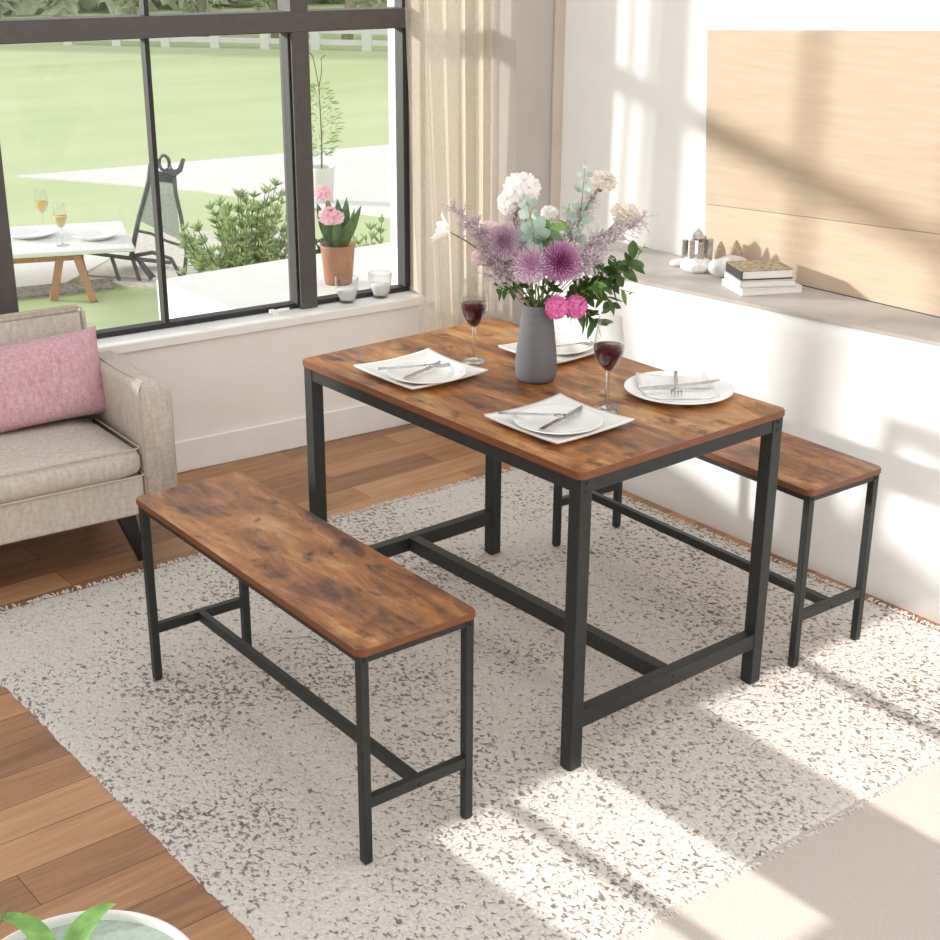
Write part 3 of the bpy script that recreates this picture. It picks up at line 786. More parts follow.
def carnation(R, face, n=46, flat=.6):
    """dome of small ruffled petals with jagged edges"""
    bm = B(); d0, a0, b0 = basis(face)
    for i in range(n):
        q = (i+.5)/n; z = 1-q*1.12; ph = i*2.39996; rr_ = math.sqrt(max(0, 1-z*z))
        d = (d0*z+a0*rr_*math.cos(ph)+b0*rr_*math.sin(ph)).normalized()
        up = (d0*1.0-d*d0.dot(d)); up = up.normalized() if up.length > .08 else a0
        side = d.cross(up).normalized()
        nrm = (d+up*random.uniform(-.1, .55)+side*random.uniform(-.35, .35)).normalized()
        out = (up*-1-nrm*(-up).dot(nrm)).normalized(); sd = nrm.cross(out)
        c = Vector((d.x, d.y, d.z))*R*.74-out*R*.22-d0*R*.12
        L = R*random.uniform(.50, .62); w = R*random.uniform(.34, .44); K = 8
        base = bm.verts.new(c); m1, m2 = [], []
        for k_ in range(K+1):
            an = (k_/K-.5); wav = R*.065*math.sin(k_*2.4+i*1.7)
            m1.append(bm.verts.new(c+out*L*.6+sd*w*1.5*an+nrm*wav*.5+nrm*R*.05))
            m2.append(bm.verts.new(c+out*L*(1.0-.5*an*an+.07*(k_ % 2))+sd*w*2.0*an+nrm*wav+nrm*R*.10))
        for k_ in range(K):
            bm.faces.new((base, m1[k_], m1[k_+1])); bm.faces.new((m1[k_], m2[k_], m2[k_+1], m1[k_+1]))
    t = bmesh.new(); bmesh.ops.create_icosphere(t, subdivisions=2, radius=R*.58); bmesh.ops.translate(t, verts=t.verts, vec=-d0*R*.1); merge(bm, t)
    for v in bm.verts: v.co -= d0*(v.co.dot(d0)*.28)
    return bm
def calyx(R, face):
    bm = B(); d0, a0, b0 = basis(face)
    lathe(bm, [(0, -R*.95), (R*.14, -R*.9), (R*.22, -R*.3), (R*.34, R*.1), (R*.2, R*.12), (0, R*.0)], 12)
    mt = Matrix((a0, b0, d0)).transposed().to_4x4()
    # lathe axis z -> facing direction
    bmesh.ops.transform(bm, matrix=mt, verts=bm.verts); return bm
def heather(name, label, pts_px, density, m_b, spread, depth=.0, group='lilac heather sprigs'):
    pts = [bp(a, c, depth+dd) for a, c, dd in pts_px]
    head = pts[-1]
    t = thing(name, label, 'flower', head, 0, group)
    st = MOUTH+Vector((random.uniform(-.018, .018), random.uniform(-.018, .018), -.03))
    path = []
    P_ = [st]+pts
    for i in range(len(P_)-1):
        for k_ in range(5): path.append(P_[i].lerp(P_[i+1], k_/5))
    path.append(head)
    sb = B(); tube(sb, local(head, path), .0016, 5, .0009)
    bb = B(); n = len(path)
    for _ in range(int(density*1.2)):
        f_ = random.uniform(.30, 1.0) if len(pts_px) < 3 else random.uniform(.35, 1)
        i = min(n-2, int(f_*(n-1))); p = path[i].lerp(path[i+1], random.random())
        ax = (path[i+1]-path[i]).normalized()
        d = (Vector((random.gauss(0, 1), random.gauss(0, 1), random.gauss(0, 1))).normalized()+ax*.75).normalized()
        L = spread*random.uniform(.5, 1.5)*(1.35-.6*f_)
        q = p+d*L
        tube(sb, [p-head, q-head], .0007, 3, .0005)
        for k_ in range(11):
            c = p.lerp(q, random.uniform(.2, 1.05))-head
            dd = (d+Vector((random.gauss(0, .8), random.gauss(0, .8), random.gauss(0, .8)))).normalized()
            leaf(bb, c, dd, random.uniform(.006, .011), random.uniform(.002, .0034), random.uniform(0, 6), 0, .2, 2)
    part('stem', sb, M['heatherstem'], t); part('blossoms', bb, M[m_b], t)
    return t
def euc(name, label, pts_px, m_, size, nodes, round_=.85, group=None, sm='stem'):
    pts = [bp(a, c, dd) for a, c, dd in pts_px]; head = pts[-1]
    t = thing(name, label, 'foliage', head, 0, group)
    st = MOUTH+Vector((random.uniform(-.02, .02), random.uniform(-.02, .02), -.03))
    P_ = [st]+pts; path = []
    for i in range(len(P_)-1):
        for k_ in range(6): path.append(P_[i].lerp(P_[i+1], k_/6))
    path.append(head)
    part('stem', tube(B(), local(head, path), .0018, 5, .0008), M[sm], t, True)
    lb = B(); n = len(path)
    for k_ in range(nodes):
        f_ = .42+.58*k_/max(1, nodes-1); i = min(n-2, int(f_*(n-1))); p = path[i]
        ax = (path[i+1]-path[i]).normalized(); _, a_, b_ = basis(ax, k_*1.9)
        sz = size*(1.1-.62*max(0, f_-.6)/.4)
        for sg in (1, -1):
            d = (a_*sg+ax*.45+VW*.15).normalized()
            leaf(lb, p-head+d*.004, d, sz*random.uniform(.85, 1.1), sz*round_, random.uniform(-.5, .5)+PI/2, .08, .1, 5)
    part('leaves', lb, M[m_], t, True)
    return t
def leafy(name, label, pts_px, m_, L, w, n, group=None, cat='foliage', start=.35):
    pts = [bp(a, c, dd) for a, c, dd in pts_px]; head = pts[-1]
    t = thing(name, label, cat, head, 0, group)
    st = MOUTH+Vector((random.uniform(-.02, .02), random.uniform(-.02, .02), -.03))
    P_ = [st]+pts; path = []
    for i in range(len(P_)-1):
        for k_ in range(6): path.append(P_[i].lerp(P_[i+1], k_/6))
    path.append(head)
    part('stem', tube(B(), local(head, path), .0017, 5, .0009), M['stem'], t, True)
    lb = B(); N_ = len(path)
    for k_ in range(n):
        f_ = start+(1-start)*k_/max(1, n-1); i = min(N_-2, int(f_*(N_-1))); p = path[i]
        ax = (path[i+1]-path[i]).normalized(); _, a_, b_ = basis(ax, k_*2.4)
        d = (a_+ax*.6+VW*.2+Vector((random.gauss(0, .25), random.gauss(0, .25), random.gauss(0, .25)))).normalized()
        leaf(lb, p-head, d, L*random.uniform(.7, 1.15), w*random.uniform(.8, 1.1), random.uniform(0, 6.28), .25, .12, 5)
    part('leaves', lb, M[m_], t, True)
    return t

GX = 'leafy sprigs in the vase'
G1 = 'chrysanthemums in the vase'
for (px, py, d, R, m_, lab) in (
        (528, 269, -.035, .054, 'mum1', 'pale mauve chrysanthemum at the front of the bouquet, left of the violet one'),
        (557, 268, -.045, .055, 'mum2', 'violet chrysanthemum with a dark heart at the front of the bouquet'),
        (501, 249, -.035, .046, 'mum3', 'dusty violet chrysanthemum behind heather at the left of the bouquet')):
    h = bp(px, py, d); t, _ = flower('chrysanthemum', lab, 'flower', h, G1)
    part('flower_head', mum(R, face=(VW+Vector((0, 0, .15))+RT*(px-536)*.006).normalized()), M[m_], t)
G2 = 'carnations in the vase'
for (px, py, d, R, m_, fc, lab) in (
        (519, 196, .03, .046, 'carn', VW*.8+Vector((0, 0, .9)), 'large white carnation standing tallest at the left of the bouquet'),
        (506, 209, .03, .030, 'carn', VW*.9+Vector((0, 0, .4))-RT*.5, 'white carnation tucked below the tallest white bloom'),
        (488, 234, .02, .026, 'carnp', VW*.5+Vector((0, 0, 1)), 'small blush carnation above the dusty violet bloom'),
        (478, 260, .0, .027, 'carnp', VW*.5+Vector((0, 0, .5))-RT*.8, 'blush pink carnation low at the left side of the bouquet'),
        (598, 189, .02, .034, 'carnb', VW*.3+Vector((0, 0, 1))+RT*.3, 'cream carnation seen from the side beside the tall eucalyptus'),
        (622, 219, .04, .040, 'carnb', VW*.5+Vector((0, 0, .9))+RT*.4, 'cream carnation at the far right of the bouquet'),
        (547, 217, .05, .022, 'carn', VW*.5+Vector((0, 0, 1)), 'small cream white bloom in the middle behind green leaves'),
        (555, 311, -.05, .030, 'magenta', VW+RT*.2, 'magenta carnation hanging by the vase rim, the left of two'),
        (575, 309, -.03, .031, 'magenta', VW+RT*.5, 'magenta carnation hanging by the vase rim, the right of two')):
    h = bp(px, py, d); t, _ = flower('carnation', lab, 'flower', h, G2)
    fc = fc.normalized()
    fh = part('flower_head', carnation(R, fc), M[m_], t, True); part('calyx', calyx(R, fc), M['stem'], fh, True)
# white lily-like bloom at far left
h = bp(449, 238, .01); t, _ = flower('white_bloom', 'white trumpet bloom on an arching stem at the far left of the bouquet', 'flower', h, bend=.03)
lb = B()
for k_ in range(6):
    _, a_, b_ = basis(-RT+Vector((0, 0, .35)), k_*PI/3)
    leaf(lb, a_*.006, (-RT*.7+Vector((0, 0, .35))+a_*.75), .055, .036, k_*PI/3+PI/2, .05, .2, 6)
part('petals', lb, M['carn'], t, True)
# heather
for pts_, dens, m_, spr, lab in (
        ([(497, 280, .0), (478, 240, -.01), (452, 215, -.01)], 75, 'heather', .034, 'dusty lilac heather sprig reaching furthest left'),
        ([(505, 285, -.02), (487, 255, -.02), (470, 228, 0)], 70, 'heather', .034, 'dusty lilac heather sprig second from the left'),
        ([(508, 290, -.03), (496, 270, -.03), (486, 250, -.03)], 105, 'heather', .042, 'dense dusty lilac heather sprig low on the left'),
        ([(515, 280, -.02), (510, 262, -.02), (507, 240, -.02)], 90, 'heather', .038, 'dense dusty lilac heather sprig left of the pale chrysanthemum'),
        ([(520, 260, .03), (514, 230, .03), (512, 214, .03)], 55, 'heather', .034, 'dusty lilac heather sprig below the tall white carnation'),
        ([(560, 255, .02), (572, 225, .02), (590, 205, .02)], 75, 'heatherw', .036, 'pale lilac heather sprig beside the tall eucalyptus'),
        ([(570, 270, .0), (590, 245, .0), (612, 232, 0)], 85, 'heatherw', .038, 'pale lilac heather sprig in the right middle of the bouquet'),
        ([(575, 275, -.02), (600, 252, -.01), (640, 222, 0)], 85, 'heatherw', .036, 'pale lilac heather sprig reaching furthest right'),
        ([(570, 285, -.03), (580, 270, -.03), (592, 258, -.03)], 80, 'heatherw', .036, 'pale lilac heather sprig right of the violet chrysanthemum')):
    heather('heather_sprig', lab, pts_, dens, m_, spr)
euc('eucalyptus_sprig', 'tall grey green eucalyptus sprig at the top right of the bouquet', [(572, 250, .01), (577, 215, .01), (580, 172, .01)], 'euca', .034, 9, .8, 'eucalyptus sprigs')
euc('eucalyptus_sprig', 'pale eucalyptus sprig with round leaves below the tall white carnation', [(532, 262, -.02), (530, 235, -.02), (522, 205, -.02)], 'euca', .042, 9, .95, 'eucalyptus sprigs')
euc('eucalyptus_sprig', 'eucalyptus sprig with round leaves in the centre of the bouquet', [(545, 250, .02), (547, 225, .02)], 'euca', .04, 7, .95, 'eucalyptus sprigs')
GL = 'leafy sprigs in the vase'
for pts_, m_, L, w, n, lab in (
        ([(538, 275, 0), (541, 248, -.01), (548, 232, -.01)], 'leafl', .052, .024, 16, 'bright green leafy sprig in the middle above the chrysanthemums'),
        ([(548, 280, .03), (562, 240, .03), (566, 210, .03)], 'leafl', .028, .017, 12, 'small bright green sprig left of the eucalyptus tip'),
        ([(575, 295, .02), (600, 276, .02), (636, 258, .02)], 'leaf', .058, .029, 22, 'dark green leafy sprig pointing right at mid height'),
        ([(570, 300, 0), (592, 290, 0), (607, 286, 0)], 'leaf', .052, .034, 16, 'broad dark green leafy sprig at the lower right'),
        ([(572, 300, -.02), (588, 290, -.03), (598, 292, -.03)], 'leafl', .036, .032, 8, 'round light green leaves right of the violet chrysanthemum'),
        ([(565, 302, .0), (583, 312, .0), (600, 325, .0)], 'leaf', .046, .022, 22, 'dark green sprig drooping beside the magenta carnations'),
        ([(575, 298, .01), (605, 295, .01), (613, 310, .01)], 'leaf', .040, .022, 12, 'dark green sprig hanging above the right wine glass'),
        ([(580, 295, .02), (608, 287, .03), (634, 293, .03)], 'leafl', .036, .014, 5, 'thin stem with a few light leaves hanging out to the far right'),
        ([(588, 290, .03), (630, 268, .03), (642, 246, .03)], 'leaf', .024, .013, 7, 'thin twig with small dark leaves at the right edge of the bouquet'),
        ([(522, 300, -.02), (510, 290, -.02), (498, 293, -.02)], 'leaf', .036, .020, 10, 'dark green leaves drooping left of the vase rim'),
        ([(530, 300, -.02), (526, 292, -.03), (522, 286, -.03)], 'leaf', .032, .018, 12, 'dark green leaves at the vase mouth'),
        ([(545, 298, -.02), (550, 292, -.03), (552, 288, -.03)], 'leaf', .034, .020, 14, 'dark green leaves under the violet chrysanthemum'),
        ([(525, 285, .02), (528, 265, .03), (535, 250, .03)], 'leafl', .048, .022, 14, 'bright green leaves just above the pale mauve chrysanthemum'),
        ([(580, 290, .03), (605, 272, .04), (625, 270, .04)], 'leaf', .055, .032, 16, 'dark green leaves behind the round light green leaves'),
        ([(575, 292, .0), (600, 283, -.01), (618, 280, -.01)], 'leaf', .050, .026, 16, 'dark green sprig in front at the right of the bouquet')):
    st_ = .3 if n > 10 else .55
    leafy('leafy_sprig', lab, pts_, m_, L, w, n, GL, start=st_)

# ------------------------------------------------------------------ window sill and ledge objects
def jar(x, y, lab):
    t = thing('glass_candle_jar', lab, 'candle jar', (x, y, .497), 0, 'candle jars on the window sill')
    part('glass', lathe(B(), [(0, .0), (.026, 0), (.031, .008), (.041, .04), (.0455, .075), (.046, .097), (.0445, .097), (.043, .075), (.038, .04), (.028, .010), (0, .008)], 40), M['glass'], t, True)
    part('wax', lathe(B(), [(0, .009), (.027, .011), (.036, .04), (.038, .048), (.02, .053), (0, .05)], 32), M['jarwhite'], t, True)
jar(1.005, 2.315, 'clear glass candle jar on the sill in front of the wooden flower pot')
jar(1.150, 2.300, 'clear glass candle jar at the right end of the window sill')

def book(name, x, y, z, w, d, h, rz, cover, lab, cm2=None):
    t = thing(name, lab, 'book', (x, y, z), rz, 'books on the stone ledge')
    part('pages', box(B(), (-w/2+.004, -d/2+.004, .003), (w/2-.001, d/2-.004, h-.003)), M['paper'], t)
    c = B(); box(c, (-w/2, -d/2, 0), (w/2, d/2, .003), .001, 1); box(c, (-w/2, -d/2, .003), (-w/2+.004, d/2, h-.003))
    part('cover', c, M[cover], t)
    part('front_cover', box(B(), (-w/2, -d/2, h-.003), (w/2, d/2, h), .001, 1), M[cm2 or cover], t)
RB = math.atan2(RT.y, RT.x)+.20
BX, BY = 1.515, .775
book('book', BX+.008, BY-.005, .7705, .205, .150, .022, RB+.06, 'coverw', 'white covered book at the bottom of the stack on the ledge')
book('book', BX, BY, .7930, .180, .145, .022, RB-.02, 'coverg', 'pale grey book in the middle of the stack on the ledge')
book('book', BX+.002, BY+.006, .8155, .170, .135, .030, RB+.0, 'coverd', 'black bound book with a marbled brown cover on top of the stack', 'coverm')

# crystal ornament: white rock base with upright silver blocks
cx, cy = 1.545, 1.065
t = thing('crystal_ornament', 'silver crystal cluster ornament on a white rock base on the ledge', 'ornament', (cx, cy, .7705)); t.scale = (1.3, 1.3, 1.25)
rb = B(); bmesh.ops.create_icosphere(rb, subdivisions=4, radius=1)
for v in rb.verts:
    p = v.co.copy(); q = 1+.16*noise.noise(p*2.2)+.05*noise.noise(p*7)
    v.co = Vector((p.x*.040*q, p.y*.040*q, max(0, .018+p.z*.026*q)))
part('base', rb, M['crystalw'], t, True)
for dx, dy, h0, h1, w in ((-.030, .010, .030, .082, .013), (-.016, -.012, .025, .086, .015), (.006, -.016, .022, .080, .016), (.028, -.004, .025, .088, .017), (.014, .014, .03, .092, .015), (-.01, .018, .03, .084, .013)):
    p = RT*dx+FW*dy
    bm = B(); box(bm, (-w/2, -w/2, h0), (w/2, w/2, h1), .002, 1); bmesh.ops.rotate(bm, verts=bm.verts, cent=(0, 0, 0), matrix=Matrix.Rotation(random.uniform(0, 1.5), 3, 'Z')); bmesh.ops.translate(bm, verts=bm.verts, vec=(p.x, p.y, 0))
    part('crystal', bm, M['silver'], t)
bm = lathe(B(), [(0, .078), (.016, .088), (.013, .1), (0, .116)], 6); part('crystal', bm, M['silver'], t)
# shell pair ornament
t = thing('shell_ornament', 'grey white shell ornament with two brown shells behind the book stack', 'ornament', (1.575, .950, .7705)); t.scale = (1.2, 1.2, 1.2)
rb = B(); bmesh.ops.create_icosphere(rb, subdivisions=4, radius=1)
for v in rb.verts:
    p = v.co.copy(); an = math.atan2(p.y, p.x)
    q = 1+.05*math.sin(an*9); v.co = Vector((p.x*.058*q, p.y*.040*q, max(0, .026+p.z*.032)))
bmesh.ops.rotate(rb, verts=rb.verts, cent=(0, 0, 0), matrix=Matrix.Rotation(RB, 3, 'Z'))
part('shell', rb, M['shellw'], t, True)
for dx, dy, rz in ((-.028, .0, .3), (.016, .012, -.4)):
    p = RT*dx+FW*dy; bm = B(); bmesh.ops.create_icosphere(bm, subdivisions=3, radius=1)
    for v in bm.verts:
        q = v.co.copy(); tp = 1-.45*q.z; v.co = Vector((q.x*.017*tp*(1+.08*math.sin(8*math.atan2(q.y, q.x))), q.y*.009*tp, .066+q.z*.030))
    bmesh.ops.rotate(bm, verts=bm.verts, cent=(0, 0, 0), matrix=Matrix.Rotation(RB+rz, 3, 'Z')); bmesh.ops.translate(bm, verts=bm.verts, vec=(p.x, p.y, 0))
    part('upright_shell', bm, M['shell'], t, True)
# pale shell by the ornament
rb = B(); bmesh.ops.create_icosphere(rb, subdivisions=3, radius=1)
for v in rb.verts:
    p = v.co.copy(); v.co = Vector((p.x*.035*(1+.1*math.sin(7*math.atan2(p.y, p.x))), p.y*.022, max(0, .010+p.z*.014)))
place('shell', rb, M['crystalw'], (1.56, 1.15, .7705), RB, 'small white shell lying left of the crystal ornament', 'shell')

# plant in a glazed bowl planter at the lower left corner of the picture
t = thing('potted_plant', 'celadon planter with pale rim and long green leaves on the wood floor', 'potted plant', (-1.351, -.348, FZ))
PH = .372
part('pot', lathe(B(), [(0, 0), (.115, 0), (.13, .02), (.172, .2), (.182, PH-.014), (.172, PH-.03), (.16, .2), (0, .19)], 64), M['planter'], t, True)
part('rim', lathe(B(), [(.181, PH-.016), (.186, PH-.007), (.185, PH), (.181, PH+.001), (.178, PH-.004), (.177, PH-.018)], 64), M['planterw'], t, True)
part('pebbles', lathe(B(), [(0, PH-.018), (.08, PH-.018), (.177, PH-.015)], 48), M['soil'], t, True)
c0 = Vector((0, 0, PH-.02))
def plf(p0, p1, p2, w):
    lb = B(); pts = bez(p0, p1, p2, 10); rows = []
    for i, p in enumerate(pts):
        tt = i/10; ww = w*math.sin(PI*(.04+.96*tt))**.75 if i < 10 else .0006
        d = (pts[min(i+1, 10)]-pts[max(i-1, 0)]).normalized(); s = d.cross(Vector((0, 0, 1))).normalized(); up = s.cross(d)
        rows.append([lb.verts.new(p-s*ww/2+up*ww*.16), lb.verts.new(p), lb.verts.new(p+s*ww/2+up*ww*.16)])
    for A, C in zip(rows, rows[1:]):
        for j in (0, 1): lb.faces.new((A[j], A[j+1], C[j+1], C[j]))
    part('leaf', lb, M['leafl'], t, True)
def wl_(x, y, z): return Vector((x, y, z))-t.location
plf(wl_(-1.37, -.33, .355), wl_(-1.31, -.26, .415), wl_(-1.246, -.275, .42), .042)
plf(wl_(-1.37, -.33, .355), wl_(-1.33, -.2, .40), wl_(-1.405, -.165, .405), .036)
plf(wl_(-1.37, -.36, .355), wl_(-1.44, -.3, .40), wl_(-1.50, -.27, .39), .036)
plf(wl_(-1.37, -.38, .355), wl_(-1.42, -.46, .42), wl_(-1.45, -.56, .40), .038)
sb = B(); tube(sb, bez(wl_(-1.40, -.33, .355), wl_(-1.46, -.2, .42), wl_(-1.351, -.163, .42), 8), .0022, 6, .0014)
part('twig', sb, M['stemb'], t)

# ------------------------------------------------------------------ garden beyond the window
G = -.3
b = B(); box(b, (-30, 2.8, G-.2), (45, 60, G)); struct('lawn_ground', b, M['lawn'])
def slab_o(name, pts, z1, m): struct(name, prism(B(), pts, G-.05, z1), m)
slab_o('garden_path', [(3.0, 10.3), (7.6, 9.7), (9.0, 8.2), (4.6, 6.45), (3.95, 8.6)], G+.012, M['paving'])
slab_o('terrace_paving', [(-1.5, 6.6), (1.55, 6.25), (2.35, 6.95), (-.6, 8.3)], G+.01, M['paving'])
slab_o('pebble_bed', [(1.75, 6.35), (2.2, 5.5), (3.6, 5.3), (3.5, 7.0), (2.5, 7.5), (2.3, 6.9)], G+.012, M['pebble'])
slab_o('gravel_strip', [(-.5, 6.55), (1.82, 6.02), (1.9, 6.25), (-.4, 6.80)], G+.016, M['gravel'])
# low white outdoor ledge under the window
struct('trim_4', box(B(), (.76, 2.62, G), (3.2, 3.38, .42), .01), M['white'])

# outdoor table, plates and glasses
E1 = Vector((.929, -.37, 0)); E2 = Vector((.37, .929, 0)); OR = math.atan2(E1.y, E1.x)
tp = Vector((1.826, 5.778, 0))
t = thing('garden_table', 'white topped garden table with oak legs on the terrace', 'table', (tp.x, tp.y, G), OR)
part('tabletop', box(B(), (-1.5, 0, .275), (.03, .85, .302), .008), M['white'], t)
part('apron', box(B(), (-1.42, .05, .235), (-.27, .075, .275)), M['oak'], t)
for x0, y0, x1, y1 in ((-.40, .07, -.47, .04), (-.32, .06, -.24, -.06), (-1.4, .06, -1.45, .02), (-.3, .55, -.25, .6)):
    bm = B(); beam(bm, (x0, y0, .285), (x1, y1, 0), .045, .04, up=(0, 1, 0)); part('leg', bm, M['oak'], t)
def onT(x, y): return tp+E1*x+E2*y
for x, y, R, lab in ((-.559, .50, .16, 'white plate on the garden table at its left side'), (-.179, .33, .14, 'white plate on the garden table near its right end')):
    q = onT(x, y); place('round_plate', rplate(R, .03), M['chinab'], (q.x, q.y, G+.3025), 0, lab, 'plate', 'plates on the garden table')
for x, y, lab in ((-.47, .68, 'glass of white wine on the garden table, the left and further one'), (-.38, .17, 'glass of white wine on the garden table, the right and nearer one')):
    q = onT(x, y); wineglass(q.x, q.y, 1.15, lab, .155, M['winelite'], 'white wine glasses', G+.3025)

# garden chair (tubular frame, mesh sling), seen side-on
def gp(px, py, d): # chair frame coordinates: right, up, away
    return RT*px+FW*d+Vector((0, 0, py))
K = .0063
def cpx(u_, v_, d=0): # proportions read off the photo, metres at the chair's own distance
    return gp((u_-150)*K, (287-v_)*K*1.05-d*.36, d)
t = thing('garden_chair', 'charcoal garden chair with tall grey mesh back by the garden table', 'chair', (2.10, 6.03, G))
fb = B()
tube(fb, [cpx(128, 264), cpx(139, 225), cpx(151, 192), cpx(155, 175)], .016, 8)
tube(fb, [cpx(179, 286, .0), cpx(184, 258), cpx(181, 225), cpx(177, 200), cpx(177, 180)], .013, 8)
tube(fb, [cpx(128, 262), cpx(150, 258), cpx(168, 264), cpx(179, 286)], .013, 8)
tube(fb, [cpx(134, 237), cpx(150, 240), cpx(165, 247), cpx(181, 252)], .009, 8)
part('frame', fb, M['chair'], t, True)
sg = B(); hexa(sg, [cpx(140, 228, .0), cpx(178, 246), cpx(178, 246, .012), cpx(140, 228, .012)], [cpx(155, 181), cpx(176, 184), cpx(176, 184, .012), cpx(155, 181, .012)])
part('back_sling', sg, M['sling'], t)
hd = B(); hexa(hd, [cpx(152, 190), cpx(178, 193), cpx(178, 193, .03), cpx(152, 190, .03)], [cpx(154, 180), cpx(177, 184), cpx(177, 184, .03), cpx(154, 180, .03)]); part('head_band', hd, M['chair'], t)
st = B(); hexa(st, [cpx(75, 259, 0), cpx(128, 266, 0), cpx(154, 262, .4), cpx(108, 256, .4)], [cpx(75, 256, 0), cpx(128, 262, 0), cpx(154, 258, .4), cpx(108, 253, .4)])
part('seat', st, M['chair'], t)
for a, c in ((cpx(109, 263), cpx(115, 288)), (cpx(130, 265), cpx(135, 286)), (cpx(133, 262), cpx(147, 284)), (cpx(128, 258, .1), cpx(150, 285, .1))):
    part('leg', tube(B(), [a, c], .013, 8), M['chair'], t, True)
kn = B()
ring = [cpx(168+5*math.cos(a), 174+7*math.sin(a)) for a in [2*PI*i/14 for i in range(15)]]
tube(kn, ring, .011, 6); part('tied_strap', kn, M['chair'], t, True)
kn = B(); tube(kn, [cpx(172, 180), cpx(177, 184), cpx(183, 180), cpx(187, 170)], .026, 8, .012); part('tied_strap', kn, M['chair'], t, True)

# shrubs and plants outside
def shrub(name, lab, c, Rx, Ry, zt, n, L, w, m_, group=None, spikes=9):
    t = thing(name, lab, 'shrub', c, 0, group)
    sb = B(); lb = B()
    for k_ in range(spikes):
        a = 2*PI*k_/spikes+random.uniform(-.3, .3); q = random.uniform(.25, 1)
        tip = Vector((Rx*q*math.cos(a), Ry*q*math.sin(a), zt*random.uniform(.62, 1.0)*(1-.22*q)*(1+.12*math.cos(a+.7)*q)))
        path = bez((0, 0, 0), (tip.x*.35, tip.y*.35, tip.z*.6), tip, 10)
        tube(sb, path, .006, 5, .002)
        for _ in range(n//spikes):
            i = random.randint(3, 10); p = path[i]; ax = (path[i]-path[i-1]).normalized()
            d = (Vector((random.gauss(0, 1), random.gauss(0, 1), random.gauss(0, 1))).normalized()*.8+ax).normalized()
            leaf(lb, p, d, L*random.uniform(.6, 1.2), w, random.uniform(0, 6), .1, .1, 3)
    part('stems', sb, M['stemb'], t); part('leaves', lb, M[m_], t)
shrub('shrub', 'spiky green shrub behind the white ledge outside the middle pane', (1.56, 4.0, G), .36, .30, 1.0, 12000, .055, .010, 'bush', 'shrubs outside', 80)
shrub('shrub', 'small green shrub behind the white ledge near the right window jamb', (2.36, 4.0, G), .26, .22, .70, 700, .06, .018, 'bush', 'shrubs outside', 12)
shrub('shrub', 'broad leaved dark green plant behind the wooden flower pot', (1.98, 4.05, G), .2, .2, .72, 400, .07, .034, 'leaf', 'shrubs outside', 10)
# slender potted tree on the path
t = thing('potted_tree', 'slender young tree in a pale pot on the garden path', 'potted tree', (4.45, 7.62, G+.012))
part('pot', lathe(B(), [(0, 0), (.085, 0), (.105, .26), (.11, .28), (.095, .28), (.09, .24), (0, .24)], 28), M['white'], t, True)
sb = B(); lb = B()
tube(sb, [(0, 0, .2), (.01, 0, .5), (0, 0, .9)], .008, 6, .004)
tube(sb, [(0, 0, .9), (-.03, 0, 1.06), (-.05, 0, 1.14), (-.08, 0, 1.17)], .004, 5); tube(sb, [(0, 0, .9), (.03, 0, 1.02), (.03, 0, 1.12), (.07, 0, 1.14)], .004, 5)
for _ in range(420):
    z = random.uniform(.36, .92); rr_ = .17*math.sin(PI*(z-.28)/.72)*math.sqrt(random.random()); a = random.uniform(0, 2*PI)
    leaf(lb, (rr_*math.cos(a), rr_*math.sin(a), z), (math.cos(a), math.sin(a), random.uniform(-.2, .8)), .06, .014, random.uniform(0, 6), .1, .1, 2)
for p in ((-.08, 0, 1.17), (.07, 0, 1.14), (-.05, 0, 1.12)): leaf(lb, p, (-.5, .2, .3), .06, .03)
part('trunk', sb, M['stemb'], t); part('leaves', lb, M['bush'], t)

# flowering pot on the outdoor ledge
t = thing('flower_pot', 'wooden pot with pink flowers standing outside the right pane', 'potted plant', (1.333, 2.85, .42))
part('pot', lathe(B(), [(0, 0), (.055, 0), (.058, .01), (.072, .155), (.073, .165), (.066, .165), (.062, .12), (0, .12)], 40), M['potwood'], t, True)
lb = B(); sb = B()
tips = [(-.07, 0, .235, .055), (-.035, .02, .25, .06), (.005, -.01, .25, .07), (.035, .01, .255, .07), (.065, .0, .21, .05), (.02, .02, .20, .06), (-.05, -.02, .16, .05), (.09, .01, .23, .04), (0, -.03, .16, .06), (.045, -.03, .15, .05)]
for dx, dy, h, w in tips:
    v = RT*dx+FW*dy; base = v*.35+Vector((0, 0, .15))
    leaf(lb, base, (v*1.0+Vector((0, 0, h))).normalized(), h*.85, w, PI/2+.5*dx*8, .02, .1, 6)
tube(sb, [(0, 0, .14), tuple(-RT*.04+Vector((0, 0, .38)))], .004, 6)
part('leaves', lb, M['leafl'] if False else M['leaf'], t, True); part('stem', sb, M['stem'], t)
for dx, z, R in ((-.052, .385, .040), (-.030, .292, .045), (.0, .283, .034)):
    v = RT*dx-FW*.03; bm = carnation(R, (VW+Vector((0, 0, .9)), )[0].normalized(), 24); bmesh.ops.translate(bm, verts=bm.verts, vec=v+Vector((0, 0, z)))
    part('flower', bm, M['cactus'], t, True)

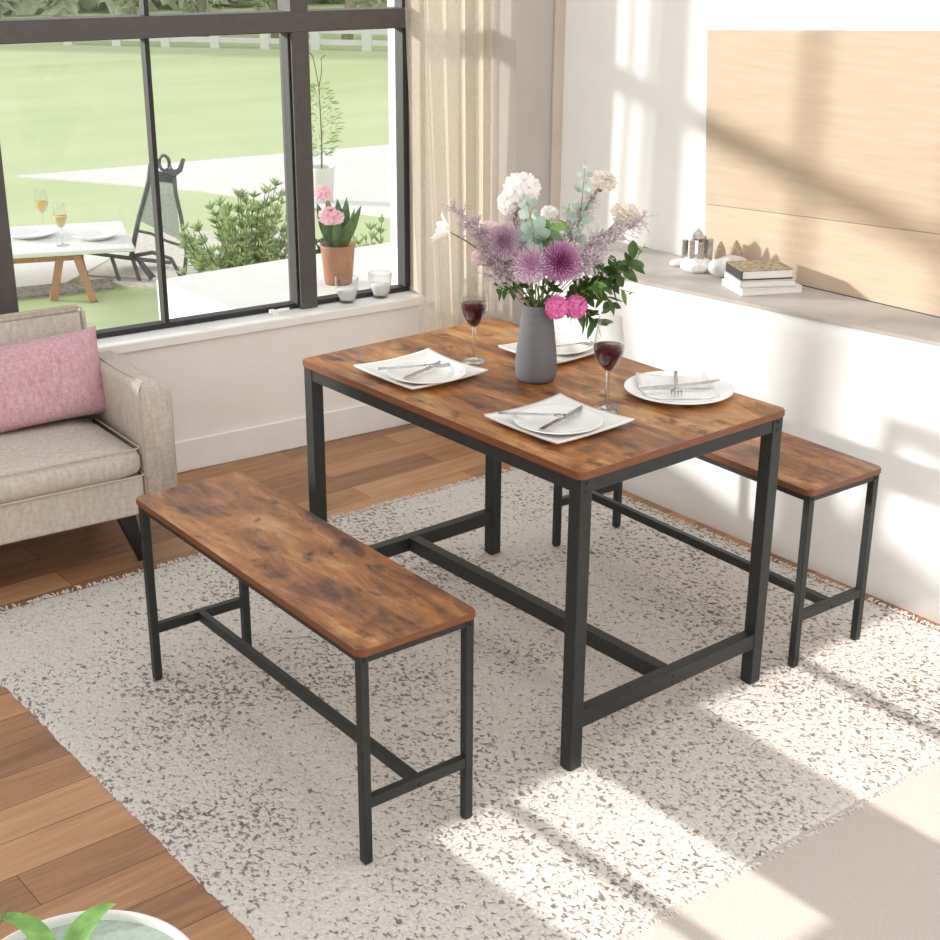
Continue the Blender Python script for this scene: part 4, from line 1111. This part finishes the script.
# tree line and white rail fence at the far end of the lawn
fz = G
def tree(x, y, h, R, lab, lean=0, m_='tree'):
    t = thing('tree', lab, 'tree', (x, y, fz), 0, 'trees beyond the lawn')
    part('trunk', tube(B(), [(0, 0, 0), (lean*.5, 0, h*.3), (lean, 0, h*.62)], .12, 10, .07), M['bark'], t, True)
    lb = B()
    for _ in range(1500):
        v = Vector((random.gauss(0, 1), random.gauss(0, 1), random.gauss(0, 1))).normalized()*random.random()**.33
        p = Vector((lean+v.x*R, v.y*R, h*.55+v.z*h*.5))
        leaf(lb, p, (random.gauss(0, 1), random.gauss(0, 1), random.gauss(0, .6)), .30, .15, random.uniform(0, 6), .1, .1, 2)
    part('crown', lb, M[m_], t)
tl = [(4+.656*L+1.66, 29.4-.755*L+1.44, h, .66, ln) for L, h, ln in ((5.8, 5, 0), (7.15, 5.2, 0), (8.6, 4.8, 0), (10.05, 5, 0), (11.5, 4.7, 0), (12.9, 5.4, .5), (14.3, 5, 0))]
names = ['leftmost tree beyond the lawn, seen through the window top', 'tree with a pale straight trunk beyond the lawn, second from the left', 'leafy tree beyond the lawn just right of the pale straight trunk', 'leafy tree beyond the lawn in the middle of the window top', 'leafy tree beyond the lawn left of the thick mullion', 'tree with a pale leaning trunk seen through the right pane', 'rightmost tree beyond the lawn']
for (x, y, h, R, ln), lab in zip(tl, names): tree(x, y, h, R, lab, ln)
hb = B()
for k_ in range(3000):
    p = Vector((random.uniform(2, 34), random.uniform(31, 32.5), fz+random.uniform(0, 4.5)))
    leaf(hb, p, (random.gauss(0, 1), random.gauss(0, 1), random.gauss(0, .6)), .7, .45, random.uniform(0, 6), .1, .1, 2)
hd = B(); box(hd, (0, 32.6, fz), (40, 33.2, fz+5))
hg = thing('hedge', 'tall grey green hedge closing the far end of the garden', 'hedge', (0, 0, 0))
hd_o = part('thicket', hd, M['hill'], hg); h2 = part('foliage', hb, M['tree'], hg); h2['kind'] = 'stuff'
fn = thing('rail_fence', 'white rail fence running along the far edge of the lawn', 'fence', (4, 29.4, fz), math.atan2(-.755, .656))
x = 8.2
while x < 16:
    part('post', box(B(), (x, 0, 0), (x+.16, .14, .42)), M['white'], fn); x += .92
part('rail', box(B(), (8.2, .03, .28), (16, .08, .37)), M['white'], fn); part('rail', box(B(), (8.2, .03, .09), (16, .08, .18)), M['white'], fn)

# ------------------------------------------------------------------ light
w = bpy.data.worlds.new('sky'); sc.world = w; w.use_nodes = True
nt = w.node_tree; bg = nt.nodes['Background']
tc = nt.nodes.new('ShaderNodeTexCoord'); sx = nt.nodes.new('ShaderNodeSeparateXYZ'); cr = nt.nodes.new('ShaderNodeValToRGB')
nt.links.new(tc.outputs['Generated'], sx.inputs[0]); nt.links.new(sx.outputs['Z'], cr.inputs['Fac']); nt.links.new(cr.outputs['Color'], bg.inputs['Color'])
cr.color_ramp.elements[0].color = (1.0, .985, .96, 1); cr.color_ramp.elements[1].color = (.92, .96, 1, 1)
bg.inputs['Strength'].default_value = 1.0
sd = bpy.data.lights.new('sun', 'SUN'); so = bpy.data.objects.new('sun', sd); COL.objects.link(so)
sd.energy = 4.3; sd.angle = math.radians(2.6); sd.color = (1, .975, .95)
D = Vector((.81, -1, -.245)).normalized(); so.rotation_euler = D.to_track_quat('-Z', 'Y').to_euler()
# added spot lamp outside the rear openings, throws light patches on the rug
ld = bpy.data.lights.new('rug_patch_spot', 'SPOT'); lo = bpy.data.objects.new('rug_patch_spot', ld); COL.objects.link(lo)
slope = .70; c = Vector((.42, RY, 1.65)); LD = Vector((.04, 1, -slope)).normalized()
lo.location = c-LD*14; lo.rotation_euler = LD.to_track_quat('-Z', 'Y').to_euler()
ld.energy = 19000; ld.spot_size = math.radians(11); ld.spot_blend = .02; ld.shadow_soft_size = .06; ld.color = (1, .97, .92)

sc.view_settings.view_transform = 'Standard'; sc.view_settings.look = 'None'
sc.view_settings.exposure = .14; sc.view_settings.gamma = 1; sc.view_settings.use_curve_mapping = False
